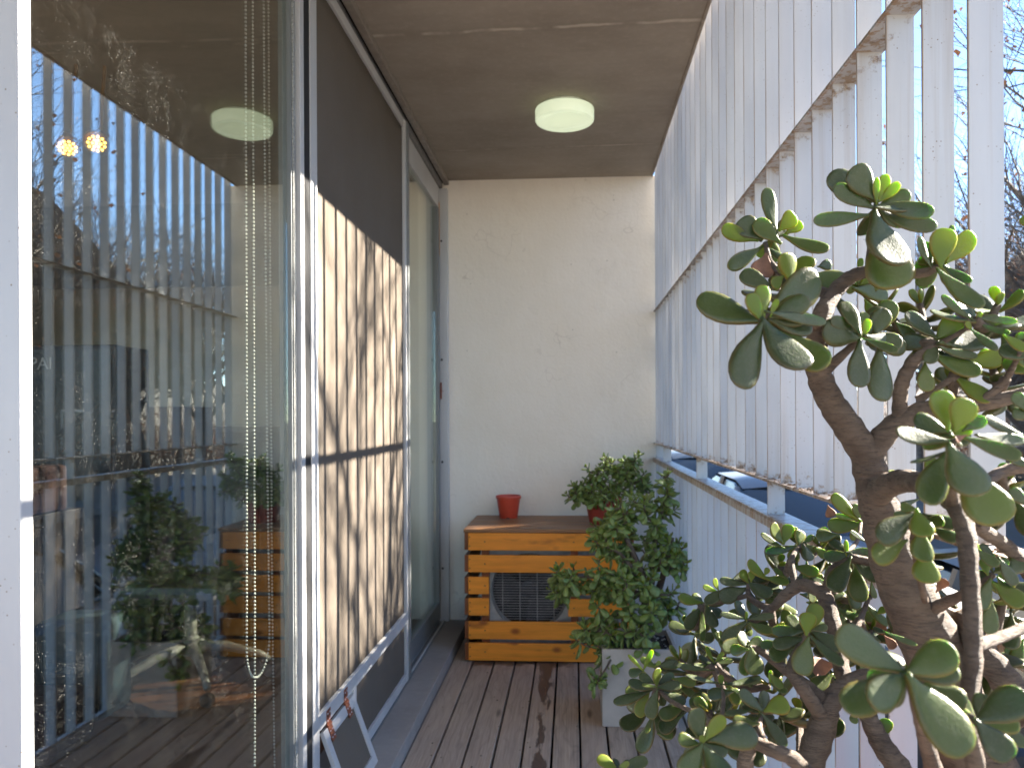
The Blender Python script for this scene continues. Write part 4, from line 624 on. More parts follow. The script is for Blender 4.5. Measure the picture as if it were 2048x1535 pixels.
# ------------------------------------------------------------------ succulents
def small_plant(root, blobs, limbs, n_per, size, seed, dens=1.0):
    rnd = random.Random(seed); nodes = []
    wood = MB()
    for L in limbs:
        s = spline(L, 5); wood.tube([q[:3] for q in s], [q[3] for q in s], 8, wob=.06); nodes += [np.array(q[:3]) for q in s]
    base_n = len(nodes); fo = MB(); tw = wood; cents = []
    for (x, z, r, y, cnt) in blobs:
        for _ in range(int(cnt * dens)):
            for _t in range(30):
                d = np.array([rnd.gauss(0, .5), rnd.gauss(0, .55), rnd.gauss(0, .5)]); d *= min(1, 1 / np.linalg.norm(d))
                c = np.array([x, y, z]) + d * r
                if c[0] < .425 and all(np.linalg.norm(c - q) > size * .5 for q in cents): break
            cents.append(c)
    cents.sort(key=lambda c: min(np.linalg.norm(c - q) for q in nodes))
    for c in cents:
        q = min(nodes, key=lambda p: np.linalg.norm(p - c) + max(0, p[2] - c[2] + .02) * .9)
        mid = (q + c) / 2 + np.array([rnd.uniform(-.2, .2), rnd.uniform(-.2, .2), -.18]) * np.linalg.norm(c - q)
        s = spline([np.append(q, .0042), np.append(mid, .0036), np.append(c, .0026)], 4)
        tw.tube([w[:3] for w in s], [w[3] for w in s], 5); nodes.append(np.array(s[5][:3])); nodes.append(c)
        axis = c - q; axis = axis / (np.linalg.norm(axis) + 1e-6) + np.array([0, -.25, .55]); axis /= np.linalg.norm(axis)
        e1 = np.array(Vector(axis).orthogonal().normalized()); e2 = np.cross(axis, e1); th0 = rnd.uniform(0, 6.28)
        drop = 0.0
        for pair in range(4 + rnd.randint(0, 1)):
            for sgn in (0, 1):
                th = th0 + pair * 1.57 + sgn * math.pi + rnd.uniform(-.35, .35)
                out = e1 * math.cos(th) + e2 * math.sin(th)
                k = pair / 4.0; el = 1.1 - 1.75 * k + rnd.uniform(-.2, .2)      # inner leaves erect, outer hang
                dv = out * math.cos(el) + axis * math.sin(el) + np.array([0, 0, -.25 * k]); dv /= np.linalg.norm(dv)
                L = size * (.45 + .62 * min(1, k * 1.4)) * rnd.uniform(.8, 1.15)
                b = c - axis * (.010 * pair) + out * .003
                yg = max(0, (.9 - k * 2.6)) * rnd.uniform(.3, 1.1) + (.25 if rnd.random() < .06 else 0)
                leaf(fo, b, b + dv * L, L * rnd.uniform(.50, .64), axis, L * .19, min(1, yg), .10, coarse=True)
    tw.build('trunk', M['bark'], root, smooth=True)
    fo.build('foliage', M['leaf_small'], root, smooth=True, cols=True)

pl = thing('potted_succulent', 'bushy jade plant in a square pale cement planter on the deck', 'potted plant', (.248, 2.95, 0))
ax0, ax1, ay0, ay1, ph = .106, .388, 2.812, 3.094, .290
mb = MB()
v = [(ax0, ay0), (ax1, ay0), (ax1, ay1), (ax0, ay1)]; w = .014
vi = [(ax0 + w, ay0 + w), (ax1 - w, ay0 + w), (ax1 - w, ay1 - w), (ax0 + w, ay1 - w)]
vs = [(*q, .001) for q in v] + [(*q, ph) for q in v] + [(*q, ph) for q in vi] + [(*q, ph - .06) for q in vi]
fs = [(3, 2, 1, 0)] + [(i, (i + 1) % 4, 4 + (i + 1) % 4, 4 + i) for i in range(4)] + [(4 + i, 4 + (i + 1) % 4, 8 + (i + 1) % 4, 8 + i) for i in range(4)] + [(8 + i, 8 + (i + 1) % 4, 12 + (i + 1) % 4, 12 + i) for i in range(4)] + [(12, 13, 14, 15)]
mb.add(vs, fs).build('planter', M['planter'], pl, bevel=.002)
mb = MB(); n = 14; vs = [(ax0 + w + (ax1 - ax0 - 2 * w) * i / n, ay0 + w + (ay1 - ay0 - 2 * w) * j / n, ph - .022 + random.uniform(-.005, .006)) for j in range(n + 1) for i in range(n + 1)]
mb.add(vs, [(j * (n + 1) + i, j * (n + 1) + i + 1, (j + 1) * (n + 1) + i + 1, (j + 1) * (n + 1) + i) for j in range(n) for i in range(n)]).build('soil', M['soil'], pl, smooth=True)
mb = MB()
for _ in range(28):
    r = random.uniform(.003, .007); mb.lathe([(r * .5, -r * .4), (r, 0), (r * .6, r * .45), (.0005, r * .55)], 6, 0, (random.uniform(.26, .365), random.uniform(2.83, 3.05), ph - .016))
tag(mb.build('pebbles', M['pebble'], pl, smooth=True), kind='stuff')
limbs = [[(.27, 2.95, .255, .026), (.285, 2.95, .36, .022), (.28, 2.94, .47, .019), (.25, 2.93, .58, .014), (.20, 2.93, .70, .009)],
         [(.28, 2.95, .33, .018), (.32, 2.98, .43, .015), (.36, 2.99, .55, .012), (.39, 2.98, .68, .008)],
         [(.282, 2.95, .40, .014), (.32, 2.99, .56, .012), (.33, 3.00, .70, .009), (.37, 3.0, .84, .006)],
         [(.28, 2.94, .45, .012), (.20, 2.92, .50, .009), (.10, 2.91, .535, .007), (-.02, 2.92, .53, .005)],
         [(.27, 2.94, .34, .012), (.19, 2.91, .40, .009), (.11, 2.90, .36, .007), (.075, 2.90, .28, .005)],
         [(.27, 2.94, .50, .011), (.19, 2.90, .62, .008), (.13, 2.90, .66, .006)],
         [(.165, 2.88, .28, .005), (.125, 2.79, .235, .004), (.09, 2.775, .19, .003)]]
blobs = [(-.01, .535, .075, 2.91, 11), (-.06, .50, .045, 2.92, 5), (.11, .475, .09, 2.88, 12), (.08, .34, .085, 2.88, 13), (.13, .27, .05, 2.86, 6), (.225, .62, .11, 2.90, 13), (.18, .745, .08, 2.92, 8), (.11, .635, .06, 2.90, 5),
         (.375, .67, .075, 2.97, 10), (.30, .475, .115, 2.86, 13), (.395, .61, .05, 2.95, 6), (.375, .44, .06, 2.95, 6), (.24, .34, .085, 2.83, 9), (.30, .75, .085, 2.98, 10), (.365, .82, .06, 3.0, 6), (.385, .90, .05, 3.0, 4), (.21, .55, .07, 2.85, 7), (.088, .185, .02, 2.775, 2), (.14, .735, .05, 2.93, 5), (.20, .78, .06, 2.93, 5), (.09, .70, .04, 2.92, 3), (.26, .80, .06, 2.94, 5)]
small_plant(pl, blobs, limbs, 9, .050, 11, 1.0)

p2 = thing('potted_succulent', 'smaller jade plant in a red pot on the crate by the wall', 'potted plant', (.15, 3.74, .6285))
MB().lathe([(.066, 0), (.068, .003), (.088, .105), (.094, .106), (.096, .128), (.094, .130), (.087, .130), (.084, .118), (.001, .116)], 40, 0, (.15, 3.74, .6285)).build('pot', plain('dull_red_plastic', (.33, .05, .032), .5), p2, smooth='auto')
MB().lathe([(.084, .119), (.05, .123), (.001, .121)], 24, 0, (.15, 3.74, .6285), cap=(False, True)).build('soil', M['soil'], p2)
limbs2 = [[(.15, 3.74, .74, .013), (.155, 3.74, .79, .011), (.13, 3.73, .85, .007)], [(.15, 3.74, .77, .009), (.21, 3.75, .83, .007), (.26, 3.75, .90, .005)], [(.152, 3.74, .76, .008), (.09, 3.70, .77, .006), (.03, 3.69, .80, .004)],
          [(.17, 3.74, .80, .007), (.28, 3.76, .82, .006), (.36, 3.76, .84, .004)]]
blobs2 = [(.04, .80, .06, 3.70, 8), (.10, .85, .07, 3.72, 9), (.20, .89, .08, 3.74, 10), (.30, .87, .08, 3.76, 9), (.17, .925, .05, 3.74, 6), (.29, .93, .055, 3.75, 6), (-.005, .80, .035, 3.70, 4), (.37, .83, .06, 3.77, 6), (.22, .81, .06, 3.70, 5), (.12, .775, .05, 3.655, 5), (.20, .77, .05, 3.65, 5)]
small_plant(p2, blobs2, limbs2, 9, .046, 23, 1.0)

# foreground jade plant: limbs and leaf rosettes measured from the photograph, in metres from the lens
jp = thing('jade_plant', 'large thick-stemmed jade plant close to the viewer in front of the louvers', 'potted plant', (.33, .68, 0))
def lift(p): return (p[0], p[1], p[2] + CAM_H)
for i, b in enumerate(BRANCHES):
    s = spline([(*lift(q[:3]), q[3]) for q in b], 7)
    mb = MB(); rr = [q[3] * (1 + .05 * math.sin(j * 1.7 + i) + random.uniform(-.025, .03)) for j, q in enumerate(s)]
    mb.tube([q[:3] for q in s], rr, 16 if b[0][3] > .006 else 10, wob=.018)
    mb.build('trunk' if i == 0 else 'branch', M['bark'], jp, smooth=True)
CAMP = np.array([0, 0, CAM_H])
groups = []
for cl in LEAF_CLUSTERS:                     # leaves rooted within 3.5 cm of one another share a stem tip
    left = list(cl)
    while left:
        g = [left.pop(0)]; k = 0
        while k < len(g):
            near = [l for l in left if sum((a - b) ** 2 for a, b in zip(l[:3], g[k][:3])) < .032 ** 2]
            for l in near: left.remove(l)
            g += near; k += 1
        groups.append(g)
for cl in groups:
    mb = MB()
    ctr = np.mean([lift(l[:3]) for l in cl], axis=0)
    for l in cl:
        b = np.array(lift(l[:3])); t = np.array(lift(l[3:6])); w, phi, yg = l[6:9]
        ax = t - b; L = np.linalg.norm(ax); ax = ax / L
        view = CAMP - (b + t) / 2; view /= np.linalg.norm(view)
        nn = view + np.array(TO_SUN) * (.55 if phi < 40 else .2); nn = nn - ax * nn.dot(ax); nn /= np.linalg.norm(nn)
        sgn = 1 if random.random() < .5 else -1
        if phi >= 40: sgn = 1 if np.cross(ax, nn)[2] > 0 else -1
        ph_ = rad(phi * .85 + random.uniform(-6, 6)) * sgn; nn = nn * math.cos(ph_) + np.cross(ax, nn) * math.sin(ph_)
        w2 = w / max(.45, math.cos(rad(min(phi, 62) * .8)))
        leaf(mb, b - ax * .003, t, min(w2, L * .95), nn, min(.0105, w2 * .28) * random.uniform(.85, 1.1), yg, random.uniform(.04, .16), 14)
    if len(cl) >= 4:                         # inner and rear leaves of the rosette that the front ones half hide
        bs = np.mean([lift(l[:3]) for l in cl], axis=0); vw = bs - CAMP; vw /= np.linalg.norm(vw); Lm = np.mean([np.linalg.norm(np.array(l[3:6]) - np.array(l[:3])) for l in cl])
        for _ in range(5):
            q = np.array([random.gauss(0, 1), random.gauss(0, 1), random.gauss(0, .8)]); q /= np.linalg.norm(q); q = q - vw * q.dot(vw) + vw * random.uniform(.15, .6); q /= np.linalg.norm(q)
            if bs[0] + q[0] * Lm > .43: q[0] *= -1
            L = Lm * random.uniform(.65, 1.0); nn = -vw + np.array(TO_SUN) * .6
            leaf(mb, bs + vw * .008, bs + vw * .008 + q * L, L * random.uniform(.45, .6), nn, L * .16, random.choice((0, 0, .1, .3)), .1, 12)
    mb.build('leaf_cluster', M['leaf'], jp, smooth=True, cols=True, origin=tuple(ctr))
# smaller rosettes further back in the crown, each on its own twig
BN = [np.array(lift(q[:3])) for b in BRANCHES for q in b]
for (x, y, z, L0) in FILL:
    c = np.array((x, y, z + CAM_H)); q = min(BN, key=lambda p: np.linalg.norm(p - c) + max(0, p[2] - c[2]))
    mid = (q + c) / 2 + np.array([0, 0, -.012]); s = spline([np.append(q, .0045), np.append(mid, .004), np.append(c, .003)], 4)
    MB().tube([w[:3] for w in s], [w[3] for w in s], 8, wob=.03).build('branch', M['bark'], jp, smooth=True)
    ax = np.array([random.uniform(-.5, .2), random.uniform(-.5, .1), .7]); ax /= np.linalg.norm(ax)
    e1 = np.array(Vector(ax).orthogonal().normalized()); e2 = np.cross(ax, e1); t0 = random.uniform(0, 6.28); mb = MB()
    for pair in range(5):
        for sgn in (0, 1):
            th = t0 + pair * 1.57 + sgn * math.pi + random.uniform(-.3, .3); o_ = e1 * math.cos(th) + e2 * math.sin(th); k = pair / 4
            el = 1.15 - 1.7 * k + random.uniform(-.2, .2); dv = o_ * math.cos(el) + ax * math.sin(el); dv /= np.linalg.norm(dv)
            if c[0] + dv[0] * L0 > .432: continue
            L = L0 * (.45 + .6 * min(1, k * 1.5)) * random.uniform(.85, 1.15); b = c - ax * (.007 * pair)
            leaf(mb, b, b + dv * L, L * random.uniform(.46, .6), ax, L * .17, max(0, .9 - 2.4 * k) * random.uniform(.5, 1), .12, 12)
    mb.build('leaf_cluster', M['leaf'], jp, smooth=True, cols=True, origin=tuple(c))
for l in DRY_LEAVES:
    mb = MB(); b = np.array(lift(l[:3])); t = np.array(lift(l[3:6]))
    leaf(mb, b, t, l[6], CAMP - b, .0012, 0, .25, 10); mb.build('dry_leaf', M['dryleaf'], jp, smooth=True, cols=True)
for i in (0, 10, 17, 26, 27, 28):           # stems below the frame, down to the soil
    q = BRANCHES[i][-1] if i in (10, 28) else BRANCHES[i][0]
    p0 = lift(q[:3]); e = (.25 + (p0[0] - .25) * .35, .71 + (p0[1] - .71) * .4, .60)
    s = spline([(*p0, q[3]), ((p0[0] + e[0]) / 2 + .005, (p0[1] + e[1]) / 2, (p0[2] + e[2]) / 2, q[3] * 1.06), (*e, q[3] * 1.12)], 5)
    MB().tube([k[:3] for k in s], [k[3] for k in s], 14, wob=.02).build('branch', M['bark'], jp, smooth=True)
MB().lathe([(.12, .0005), (.125, .004), (.152, .58), (.162, .585), (.162, .62), (.150, .62), (.145, .605), (.001, .605)], 40, 0, (.25, .71, 0)).build('pot', M['terracotta'], jp, smooth='auto')

mb = MB()                                    # crumbs of soil and leaf scraps lying on the boards
for _ in range(46):
    x, y, r = random.uniform(-.55, .40), random.uniform(2.3, 3.5), random.uniform(.0015, .005)
    if -.004 < min(abs(x - g) for g in gaps) - .006: mb.lathe([(r, 0), (r * .8, r * .5), (r * .2, r * .7)], 5, 0, (x, y, .0014))
tag(mb.build('litter', plain('dry_scraps', (.30, .24, .17), .9, var=.5, scale=90)), kind='stuff')

# ------------------------------------------------------------------ the room behind the glass
tag(MB().box(-5.2, -.80, -1.2, 8.2, -.02, .045).build('interior_floor', M['wood_floor']), 'reddish brown wood floor of the room behind the glass', 'floor', kind='structure')
tag(MB().box(-5.2, -.9, 7.2, 7.4, .0455, 2.62).build('room_wall', M['int_wall']), 'beige wall at the far end of the room behind the glass', 'wall')
tag(MB().box(-5.4, -5.2, -1.2, 3.6, .0, 2.62).box(-5.4, -5.2, 6.4, 8.2, .0, 2.62).box(-5.4, -5.2, 3.6, 6.4, .0, .9).box(-5.4, -5.2, 3.6, 6.4, 2.3, 2.62).build('room_wall', M['int_wall']), 'beige long wall with an opening added for sky light across the room behind the glass', 'wall')  # opening left in this unseen wall to let sky light brighten the room
tag(MB().box(-5.2, -.841, 4.401, 8.2, 2.45, 2.62).build('room_ceiling', M['int_ceiling']), 'dim ceiling of the room behind the glass', 'ceiling', kind='structure')
tag(MB().box(-1.0, -.842, 4.10, 7.199, .046, 2.449).build('room_wall', M['int_wall']), 'beige side wall of the room beyond the sliding doors', 'wall')

cab = thing('tall_cabinet', 'tall dark grey cabinet with pale letters behind the near glass door', 'cabinet', (-2.4, 3.3, .046))
MB().box(-3.0, -1.955, 3.10, 3.36, .0465, 1.475).build('body', M['navy'], cab, bevel=.004)
MB().box(-2.98, -1.97, 3.094, 3.0995, .08, 1.46).build('front_panel', plain('dark_front', (.016, .019, .026), .3), cab, bevel=.002)
tc = bpy.data.curves.new('lettering', 'FONT'); tc.body = 'PAI'; tc.size = .075; tc.extrude = .001
to = bpy.data.objects.new('lettering', tc); C.objects.link(to); dg = bpy.context.evaluated_depsgraph_get()
me = bpy.data.meshes.new_from_object(to.evaluated_get(dg)); bpy.data.objects.remove(to)
lo = bpy.data.objects.new('lettering', me); C.objects.link(lo); me.materials.clear(); me.materials.append(M['letters']); lo.parent = cab
lo.rotation_euler = (rad(90), 0, 0); lo.location = Vector((-2.335, 3.0915, 1.372)) - wloc(cab)
tag(MB().box(-2.10, -1.86, 3.48, 3.78, .0465, 1.215).build('low_cabinet', M['navy'], bevel=.004), 'narrow dark cabinet standing behind the tall cabinet', 'cabinet')
ct = thing('counter', 'long slate grey counter along the far room wall', 'counter', (-2, 5.5, .046))
MB().box(-2.75, -1.02, 5.30, 5.90, .0465, 1.06).build('cupboard', M['slate'], ct, bevel=.004); MB().box(-2.77, -1.01, 5.28, 5.92, 1.0605, 1.095).build('worktop', plain('grey_worktop', (.14, .15, .155), .4), ct, bevel=.003)
sb = thing('sideboard', 'brown wooden sideboard with drawers behind the near glass door', 'sideboard', (-2.2, 2.5, .046))
MB().box(-2.75, -1.98, 2.55, 2.93, .16, .80).build('body', M['brick'], sb, bevel=.004)
for z in (.20, .40, .60): MB().box(-2.73, -2.0, 2.541, 2.5495, z, z + .18).build('drawer', plain('brown_drawer', (.17, .065, .035), .5), sb, bevel=.003)
for x in (-2.72, -2.03):
    for y in (2.58, 2.88): MB().lathe([(.014, .0465), (.020, .16)], 10, 0, (x, y, 0)).build('leg', M['brick'], sb)
tag(MB().box(-2.18, -1.99, 2.60, 2.85, .8005, .98).build('storage_box', M['redcloth'], bevel=.02), 'dark red storage box standing on the brown sideboard', 'box')
def cushion(x0, x1, y0, y1, z0, z1, m, label):
    tag(MB().box(x0, x1, y0, y1, z0, z1).build('floor_cushion', M[m], bevel=.035), label, 'cushion')
cushion(-1.97, -1.72, 2.62, 2.84, .0465, .42, 'teal', 'dark teal floor cushion leaning by the brown sideboard')
cushion(-2.02, -1.66, 2.28, 2.52, .0465, .24, 'redcloth', 'dull red floor cushion on the wood floor behind the glass')

chr_ = thing('office_chair', 'swivel chair with pale star base behind the near glass door', 'office chair', (-1.60, 3.05, .046))
hub = Vector((-1.60, 3.05, .205))
MB().lathe([(.03, .17), (.034, .19), (.034, .24), (.024, .25), (.024, .42)], 16, 0, (hub.x, hub.y, 0)).build('column', M['palemetal'], chr_, smooth='auto')
for k in range(5):
    a = rad(20 + 72 * k); d = Vector((math.cos(a), math.sin(a), 0))
    s = [hub + d * .02, hub + d * .14 + Vector((0, 0, -.012)), hub + d * .27 + Vector((0, 0, -.055)), hub + d * .315 + Vector((0, 0, -.085))]
    MB().tube(s, [.024, .021, .016, .014], 8).build('leg', M['palemetal'], chr_, smooth=True)
    e = hub + d * .312; cm = MB().lathe([(.026, -.012), (.028, -.008), (.028, .008), (.026, .012)], 16, 0, (e.x, e.y, .0745), 'y'); cm.build('caster', M['black'], chr_)
MB().box(-1.83, -1.38, 2.84, 3.28, .4205, .50).build('seat', M['black'], chr_, bevel=.03); MB().box(-1.80, -1.41, 3.27, 3.32, .55, .98).build('backrest', M['black'], chr_, bevel=.02)
MB().box(-1.63, -1.58, 3.26, 3.29, .45, .60).build('back_support', M['black'], chr_)

for x, y, lab in ((-1.705, 2.60, 'lit round gold spotlight, the higher one seen in the near glass'), (-1.80, 2.58, 'lit round gold spotlight, the lower tilted one seen in the near glass')):
    sp = thing('spotlight', lab, 'spotlight', (x, y, 2.2), 'gold spotlights in the room')
    z = CAM_H + (.988 if x > -1.75 else .968)
    MB().tube([(x, y + .02, z + .02), (x, y + .05, 2.449)], [.006, .006], 8).build('stem', M['goldrim'], sp)
    Rm = Matrix.Translation((x, y, z)) @ (Vector((x, y, z)) - Vector((0, 0, CAM_H)) + Vector((.3, -.5, 1.3 if x > -1.75 else 2.2))).to_track_quat('Z', 'Y').to_matrix().to_4x4()
    mb = MB().lathe([(.034, 0), (.042, .004), (.044, .02), (.03, .05), (.008, .06)], 24); mb.v = [tuple(Rm @ Vector(q)) for q in mb.v]; mb.build('housing', M['goldrim'], sp, smooth='auto')
    mb = MB()
    for r, n in ((.0, 1), (.013, 6), (.027, 11)):
        for k in range(n):
            a = 2 * math.pi * k / n; mb.lathe([(.0052, -.001), (.0045, -.004), (.001, -.006)], 8, 0, (r * math.cos(a), r * math.sin(a), 0))
    mb.v = [tuple(Rm @ Vector(q)) for q in mb.v]; mb.build('led_cluster', M['gold'], sp)

# ------------------------------------------------------------------ the street outside
ZG = -.95
def mat_asphalt():
    n = NT('asphalt'); p = n.pos(); f = n.noise(p, .5, 5); g = n.noise(p, 90, 3)
    return n.end(n.bsdf(Base__Color=n.mix(n.step(f, .3, .7), n.mix(g, (.046, .042, .037), (.075, .07, .062)), n.mix(g, (.062, .057, .05), (.10, .093, .083))), Roughness=.8, Normal=n.bump(g, .3, .01)))
tag(MB().box(-300, 300, -300, 300, ZG - .2, ZG - .08).build('ground', plain('dry_earth', (.12, .095, .07), .95, var=.3, scale=2)), kind='structure')
tag(MB().box(1.2, 9.0, -60, 140, ZG - .078, ZG - .004).build('road', mat_asphalt()), kind='structure')
tag(MB().box(4.0, 5.4, -60, 140, ZG - .0035, ZG + .13).build('median_strip', plain('median_soil', (.16, .13, .09), .95, var=.3, scale=5)), kind='structure')
tag(MB().box(-6, 1.195, -60, 140, ZG - .077, ZG + .13).build('pavement', plain('pavement_concrete', (.24, .225, .21), .9, var=.15, scale=4)), kind='structure')
tag(MB().box(9.005, 12.5, -60, 140, ZG - .077, ZG + .13).build('pavement', plain('far_pavement', (.22, .205, .19), .9, var=.15, scale=4)), kind='structure')
tag(MB().box(-5.3, .42, -1.3, 8.4, ZG + .131, -.255).build('plinth_wall', M['ceiling']), 'concrete base wall under the balcony', 'wall')

def car(label, loc, paint, flip=1):
    t = thing('parked_car', label, 'car', loc, 'cars parked along the kerb')
    P = NT('car_paint'); fl = P.noise(P.coord(), 3, 3)
    pm = P.end(P.bsdf(Base__Color=P.mix(fl, tuple(c * .85 for c in paint), paint), Roughness=.5, Coat__Weight=.25, Coat__Roughness=.25))
    X, Y, Z = loc
    def sec(y, w, z0, zb, crown):
        return [(-w * .93, z0), (-w, z0 + .18), (-w * 1.0, (z0 + zb) / 2), (-w * .97, zb - .05), (-w * .88, zb), (-w * .4, zb + crown), (w * .4, zb + crown), (w * .88, zb), (w * .97, zb - .05), (w, (z0 + zb) / 2), (w, z0 + .18), (w * .93, z0)]
    st = [(-2.10, .70, .32, .60, .01), (-2.04, .80, .24, .74, .02), (-1.6, .86, .2, .86, .03), (-1.0, .88, .2, .93, .03), (-.6, .89, .2, .95, .02), (.4, .89, .2, .96, .02), (1.3, .88, .2, .98, .02), (1.85, .86, .22, .97, .02), (2.06, .80, .28, .90, .01), (2.10, .72, .4, .8, 0)]
    mb = MB(); vs = []; n = 12
    for y, w, z0, zb_, c in st: vs += [(X + a, Y + y * flip, Z + b) for a, b in sec(y, w, z0, zb_, c)]
    fs = [(i * n + k, i * n + (k + 1) % n, (i + 1) * n + (k + 1) % n, (i + 1) * n + k) for i in range(len(st) - 1) for k in range(n)] + [tuple(range(n)), tuple((len(st) - 1) * n + k for k in range(n))]
    mb.add(vs, fs); mb.build('body', pm, t, smooth='auto')
    gh = [(-.95, .74, .94, .95), (-.35, .66, .95, 1.34), (-.1, .64, .95, 1.42), (.9, .64, .96, 1.42), (1.35, .66, .97, 1.30), (1.75, .72, .97, 1.0)]
    vs = []; 
    for y, w, zb_, zt_ in gh: vs += [(X - .80, Y + y * flip, Z + zb_), (X - w, Y + y * flip, Z + zt_ - .03), (X - w * .85, Y + y * flip, Z + zt_), (X + w * .85, Y + y * flip, Z + zt_), (X + w, Y + y * flip, Z + zt_ - .03), (X + .80, Y + y * flip, Z + zb_)]
    fs = [(i * 6 + k, i * 6 + k + 1, i * 6 + k + 7, i * 6 + k + 6) for i in range(5) for k in range(5)]
    mb = MB().add(vs, fs + [(0, 1, 2, 3, 4, 5), tuple(30 + k for k in (5, 4, 3, 2, 1, 0))]); mb.build('windows', M['carglass'], t, smooth='auto')
    mb = MB(); vs = []
    for y, w, zz in ((-.33, .60, 1.362), (-.1, .62, 1.435), (.9, .62, 1.435), (1.33, .62, 1.322)): vs += [(X - w, Y + y * flip, Z + zz - .012), (X - w * .5, Y + y * flip, Z + zz + .012), (X + w * .5, Y + y * flip, Z + zz + .012), (X + w, Y + y * flip, Z + zz - .012)]
    mb.add(vs, [(i * 4 + k, i * 4 + k + 1, i * 4 + k + 5, i * 4 + k + 4) for i in range(3) for k in range(3)])
    for s in (-1, 1):
        for (y0, z0, y1, z1, w0, w1) in ((-.95, .95, -.34, 1.36, .80, .655), (.42, .96, .42, 1.42, .80, .645), (1.74, .99, 1.34, 1.31, .77, .66)):
            mb.tube([(X + s * w0, Y + y0 * flip, Z + z0), (X + s * w1, Y + y1 * flip, Z + z1)], [.035, .03], 6)
    mb.build('roof', pm, t, smooth='auto')
    for s in (-1, 1):
        mb = MB().lathe([(.02, -.09), (.07, -.08), (.085, -.02), (.07, .04), (.02, .05)], 12, 0, (0, 0, 0), 'y'); mb.v = [(X + s * .99 + a * 1.1, Y + (-.62) * flip + b * .6, Z + 1.02 + c) for a, b, c in mb.v]
        mb.tube([(X + s * .86, Y - .6 * flip, Z + .97), (X + s * .95, Y - .6 * flip, Z + 1.0)], [.025, .02], 6); mb.build('mirror', M['black'], t, smooth='auto')
        for y in (-1.30, 1.32):
            wx = X + s * .80
            w = MB().lathe([(.17, -.10), (.29, -.10), (.315, -.08), (.32, 0), (.315, .08), (.29, .10), (.17, .10)], 28, 0, (wx, Y + y * flip, Z + .32), 'x').build('wheel', M['tyre'], t, smooth='auto')
            mb = MB().lathe([(.205, -.085), (.20, .092), (.06, .10), (.01, .10)] if s > 0 else [(.205, .085), (.20, -.092), (.06, -.10), (.01, -.10)], 20, 0, (wx, Y + y * flip, Z + .32), 'x'); mb.build('rim', M['steel'], w, smooth='auto')
        MB().box(X + s * .64 - .14, X + s * .64 + .14, Y - 2.095 * flip - .04, Y - 2.095 * flip + .04, Z + .58, Z + .70).build('headlight', plain('headlight_lens', (.5, .52, .55), .1), t, bevel=.02)
    return t
M['carglass'] = plain('car_glass', (.015, .02, .025), .22, var=0.0); M['tyre'] = plain('tyre_rubber', (.02, .02, .02), .8)
car('dark blue car parked right outside the nearest louvers', (2.35, 3.0, ZG), (.035, .045, .06))
car('grey parked car with dark wing mirror seen through the louver gap', (2.35, 8.2, ZG), (.07, .075, .085))
car('dark car parked furthest along the kerb', (2.35, 13.6, ZG), (.03, .035, .035))

# bare winter trees
def grow(rnd, wood, twig, leaves, p, d, r, L, depth):
    segs = 5 if depth < 2 else 4; pts = [Vector(p)]; rs = [r]; q = Vector(p); dd = Vector(d).normalized()
    for i in range(segs):
        dd = (dd + Vector((rnd.uniform(-1, 1), rnd.uniform(-1, 1), rnd.uniform(-.6, 1))) * (.16 if depth < 2 else .24)).normalized()
        q = q + dd * (L / segs); pts.append(q.copy()); rs.append(r * (1 - .45 * (i + 1) / segs))
    (wood if depth < 2 else twig).tube(pts, rs, 8 if depth == 0 else (6 if depth == 1 else (4 if depth < 4 else 3)), cap=False)
    if depth >= 5 or r < .0022:
        if rnd.random() < .28:
            for _ in range(rnd.randint(1, 2)):
                c = pts[rnd.randint(2, segs)] + Vector((rnd.uniform(-.04, .04), rnd.uniform(-.04, .04), -.03)); a = rnd.uniform(0, 6.28); s = rnd.uniform(.012, .024)
                e1 = Vector((math.cos(a), math.sin(a), rnd.uniform(-.5, .5))) * s; e2 = Vector((rnd.uniform(-.4, .4), rnd.uniform(-.4, .4), -1)) * s * 1.3
                leaves.add([c, c + e1 + e2 * .5, c + e2 * 1.4, c - e1 + e2 * .5], [(0, 1, 2, 3)])
        return
    n = {0: 6, 1: 5, 2: 5, 3: 4, 4: 3}[depth]
    for i in range(n):
        k = rnd.uniform(.35, 1.0) if depth else rnd.uniform(.45, 1.0)
        j = min(segs - 1, int(k * segs)); c = pts[j].lerp(pts[j + 1], k * segs - j)
        sp = Vector((rnd.uniform(-1, 1), rnd.uniform(-1, 1), rnd.uniform(-.25, .6))).normalized()
        nd = ((pts[j + 1] - pts[j]).normalized() * .75 + sp * .85).normalized()
        grow(rnd, wood, twig, leaves, c, nd, rs[j] * rnd.uniform(.48, .68), L * rnd.uniform(.52, .74), depth + 1)
    grow(rnd, wood, twig, leaves, pts[-1], dd, rs[-1] * .9, L * .68, depth + 1)
M['tree'] = mat_bark('tree_bark', (.085, .065, .05), (.19, .155, .125), .15); M['autumn'] = plain('autumn_leaf', (.34, .13, .045), .8, var=.3, scale=3)
def tree(seed, H, r, label, loc):
    rnd = random.Random(seed); t = thing('bare_tree', label, 'tree', loc, 'bare trees along the street')
    wood, twig, lv = MB(), MB(), MB()
    grow(rnd, wood, twig, lv, (0, 0, 0), (rnd.uniform(-.08, .08), rnd.uniform(-.08, .08), 1), r, H * .42, 0)
    for b, nm, m in ((wood, 'trunk', 'tree'), (twig, 'crown', 'tree'), (lv, 'leaves', 'autumn')):
        if b.v:
            o = b.build(nm, M[m], None, smooth=(nm != 'leaves')); o.parent = t
    return t
def copy_thing(src, label, loc, rz, sc=1.0):
    t = src.copy(); C.objects.link(t); t.location = loc; t.rotation_euler = (0, 0, rz); t.scale = (sc,) * 3; t['label'] = label
    for ch in src.children: c = ch.copy(); C.objects.link(c); c.parent = t
    return t
